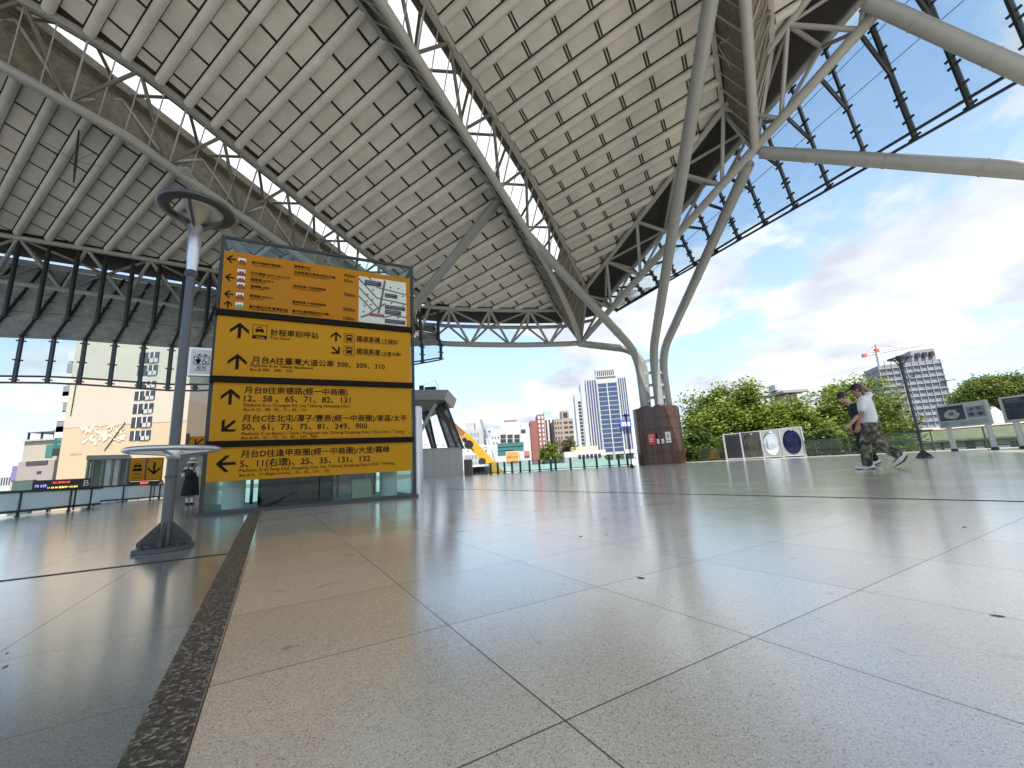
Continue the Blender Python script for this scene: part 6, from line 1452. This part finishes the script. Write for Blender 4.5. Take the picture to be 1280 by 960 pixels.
rm([('c', (.0, .05, .93), (.01, .065, 1.28), .135, .125), ('c', (.0, -.05, .93), (.01, -.065, 1.28), .135, .125), ('e', (.0, 0, 1.33), (.11, .205, .12)), ('c', (.0, .16, 1.365), (.0, -.16, 1.395), .068, .068), ('e', (-.005, .0, .90), (.145, .18, .05)),
    ('c', (.005, .19, 1.36), (.04, .265, 1.17), .068, .074), ('c', (-.01, -.18, 1.395), (-.04, -.30, 1.475), .068, .068)], .013, 'tshirt', CLOTH_W, man, 4)
rm([('c', (0, .0, .87), (0, 0, .86), .166, .166), ('c', (0, .075, .84), (.13, .10, .50), .125, .10), ('c', (.13, .10, .50), (.165, .10, .13), .10, .092), ('c', (0, -.075, .84), (.0, -.10, .50), .125, .10), ('c', (.0, -.10, .50), (-.27, -.11, .27), .10, .09)], .013, 'trousers', camo(), man, 4)
shoe((.165, .10, .10), (.345, .125, .045), man); shoe((-.29, -.11, .225), (-.175, -.11, .05), man)
mb = local(MB()); w_ = Vector((.17, .30, .885)); mb.tube([w_ + Vector((-.006, 0, .012)), w_ + Vector((.006, 0, -.012))], .033, 14); mb.build('wristwatch', M_DARKGREY, man)
# the man in dark clothes
mq = on_z(1086.5, 582.5); mq = Vector((mq.x, mq.y, 0)); kk = .93
man2 = thing('person', 'walking man in dark cap, navy t-shirt and black trousers, head bowed', 'person', tuple(mq), atan2(.35, -.94))
hs, P, ax = head_shapes((.22, .02, 1.60), (.88, .3, -.45))
body = hs + [('c', (.08, 0, 1.42), (.17, 0, 1.53), .06, .054), ('c', (.04, .17, 1.40), (.04, -.17, 1.40), .06, .06), ('c', (-.02, 0, 1.02), (.03, 0, 1.27), .10, .09), ('c', (.035, .09, 1.30), (.035, -.09, 1.30), .085, .085),
             ('c', (.05, .20, 1.38), (.10, .26, 1.12), .05, .04), ('c', (.10, .26, 1.12), (.26, .24, .95), .041, .028), ('c', (.05, -.20, 1.38), (-.02, -.26, 1.10), .05, .04), ('c', (-.02, -.26, 1.10), (.08, -.27, .87), .041, .028),
             ('c', (0, .09, .95), (.08, .10, .52), .085, .058), ('c', (.08, .10, .52), (.02, .10, .10), .056, .036), ('c', (0, -.09, .95), (-.02, -.10, .52), .085, .058), ('c', (-.02, -.10, .52), (-.16, -.10, .14), .056, .036), ('c', (.02, .10, .08), (.18, .11, .035), .036, .03), ('c', (-.16, -.1, .12), (-.02, -.1, .04), .036, .03)]
body += hand((.26, .24, .95), (.8, 0, -.5), (0, -1, 0), .6, 1) + hand((.08, -.27, .87), (.2, 0, -1), (.3, .9, 0), .4, -1)
rm(body, .0075, 'body', SKIN2, man2, 3); eyes(P, man2); rm([('e', P(-.02, 0, .015), (.098, .082, .09), ax)], .011, 'hair', HAIR, man2, 2); cap(P, ax, man2, HAIR, .11)
rm([('c', (-.02, .045, .95), (.03, .06, 1.28), .13, .12), ('c', (-.02, -.045, .95), (.03, -.06, 1.28), .13, .12), ('e', (.04, 0, 1.34), (.105, .195, .12)), ('c', (.04, .16, 1.39), (.04, -.16, 1.39), .066, .066), ('c', (.05, .19, 1.38), (.085, .245, 1.19), .066, .07), ('c', (.05, -.19, 1.38), (-.005, -.245, 1.18), .066, .07), ('e', (-.03, 0, .92), (.155, .18, .06))], .013, 'tshirt', CLOTH_N, man2, 4)
rm([('c', (0, 0, .90), (0, 0, .88), .16, .16), ('c', (0, .075, .86), (.08, .10, .52), .12, .095), ('c', (.08, .10, .52), (.03, .10, .12), .095, .088), ('c', (0, -.075, .86), (-.02, -.10, .52), .12, .095), ('c', (-.02, -.10, .52), (-.15, -.10, .17), .095, .088)], .013, 'trousers', CLOTH_B, man2, 4)
shoe((.02, .10, .10), (.195, .12, .045), man2); shoe((-.16, -.10, .13), (.005, -.10, .04), man2)
# the woman seen from behind
wq = on_z(236.5, 630.5); wq = yscale(wq, 11.3)
hz = zof(wq, 238, 572.5); ks = hz / 1.66
wom = thing('person', 'woman seen from behind in white hat, pale shirt and long black pinafore dress', 'person', tuple(wq), atan2(.95, -.3))
wom.scale = (ks, ks, ks)
hs, P, ax = head_shapes((.02, 0, 1.50), (1, 0, -.05), k=.95)
body = hs + [('c', (0, 0, 1.30), (.01, 0, 1.42), .05, .046), ('c', (0, .14, 1.29), (0, -.14, 1.29), .05, .05), ('c', (0, 0, .95), (0, 0, 1.2), .11, .13), ('c', (0, .17, 1.28), (.0, .24, 1.04), .042, .034), ('c', (0, .24, 1.04), (.12, .20, .86), .034, .024), ('c', (0, -.17, 1.28), (-.02, -.24, 1.04), .042, .034), ('c', (-.02, -.24, 1.04), (.03, -.23, .82), .034, .024),
             ('c', (0, .08, .9), (.03, .08, .48), .08, .055), ('c', (.03, .08, .48), (.02, .08, .08), .052, .034), ('c', (0, -.08, .9), (.0, -.08, .48), .08, .055), ('c', (0, -.08, .48), (-.04, -.08, .08), .052, .034), ('c', (.02, .08, .06), (.14, .09, .03), .034, .026), ('c', (-.04, -.08, .06), (.08, -.09, .03), .034, .026)]
body += hand((.12, .20, .86), (.7, 0, -.7), (0, -1, 0), .5, 1) + hand((.03, -.23, .82), (.15, 0, -1), (.2, .9, 0), .4, -1)
rm(body, .0075, 'body', SKIN2, wom, 3); eyes(P, wom)
rm([('e', P(-.03, 0, .0), (.10, .088, .11), ax), ('c', P(-.06, 0, -.03), P(-.06, 0, -.16), .07, .05)], .011, 'hair', mat('hair_brown', (.05, .03, .02), .5), wom, 3)
mb = local(MB()); c = P(-.01, 0, .05); mb.lathe(c, [(.19, -.075), (.195, -.07), (.125, .01), (.118, .08), (.085, .125), (.0001, .135)], 28, 1, .95); mb.lathe(c, [(.0001, .0), (.12, .0), (.188, -.078)], 28, 1, .95); mb.build('sun_hat', mat('hat_white', (.72, .70, .66), .8, var=.08, vscale=9), wom)
mb = local(MB()); mb.lathe(c, [(.128, .005), (.127, .04)], 28, 1, .95); mb.build('hat_band', CLOTH_B, wom)
rm([('c', (0, 0, 1.0), (0, 0, 1.2), .14, .145), ('c', (0, .14, 1.28), (0, -.14, 1.28), .08, .08), ('c', (0, .17, 1.27), (0, .235, 1.05), .085, .085), ('c', (0, -.17, 1.27), (-.02, -.235, 1.05), .085, .085)], .013, 'shirt', mat('shirt_pale', (.66, .64, .62), .85, var=.1, vscale=8, bump=.2), wom, 3)
mb = local(MB()); mb.lathe((0, 0, 0), [(.27, .33), (.275, .34), (.25, .6), (.215, .85), (.18, 1.0), (.165, 1.12), (.15, 1.16), (.0001, 1.15)], 32, .82, 1.0); mb.lathe((0, 0, 0), [(.0001, .36), (.262, .335)], 32, .82, 1.0); mb.build('pinafore_dress', CLOTH_B, wom)
for s in (-1, 1):
    mb = local(MB()); mb.tube([(-.13, s * .07, 1.14), (-.105, s * .095, 1.30), (-.03, s * .10, 1.372), (.07, s * .09, 1.30)], .018, 8); mb.build('strap', CLOTH_B, wom)
rm([('e', (-.16, .03, 1.10), (.09, .13, .17)), ('c', (-.13, .15, 1.22), (-.05, .24, 1.18), .06, .05)], .014, 'backpack', mat('backpack_black', (.018, .018, .02), .7, var=.3, vscale=9), wom, 3)
for s, x in ((1, .02), (-1, -.04)):
    rm([('c', (x, s * .08, .22), (x, s * .08, .09), .05, .044)], .012, 'sock', M_WHITE, wom, 2)
    rm([('c', (x - .03, s * .08, .05), (x + .15, s * .09, .035), .046, .034)], .012, 'shoe', CLOTH_B, wom, 2)
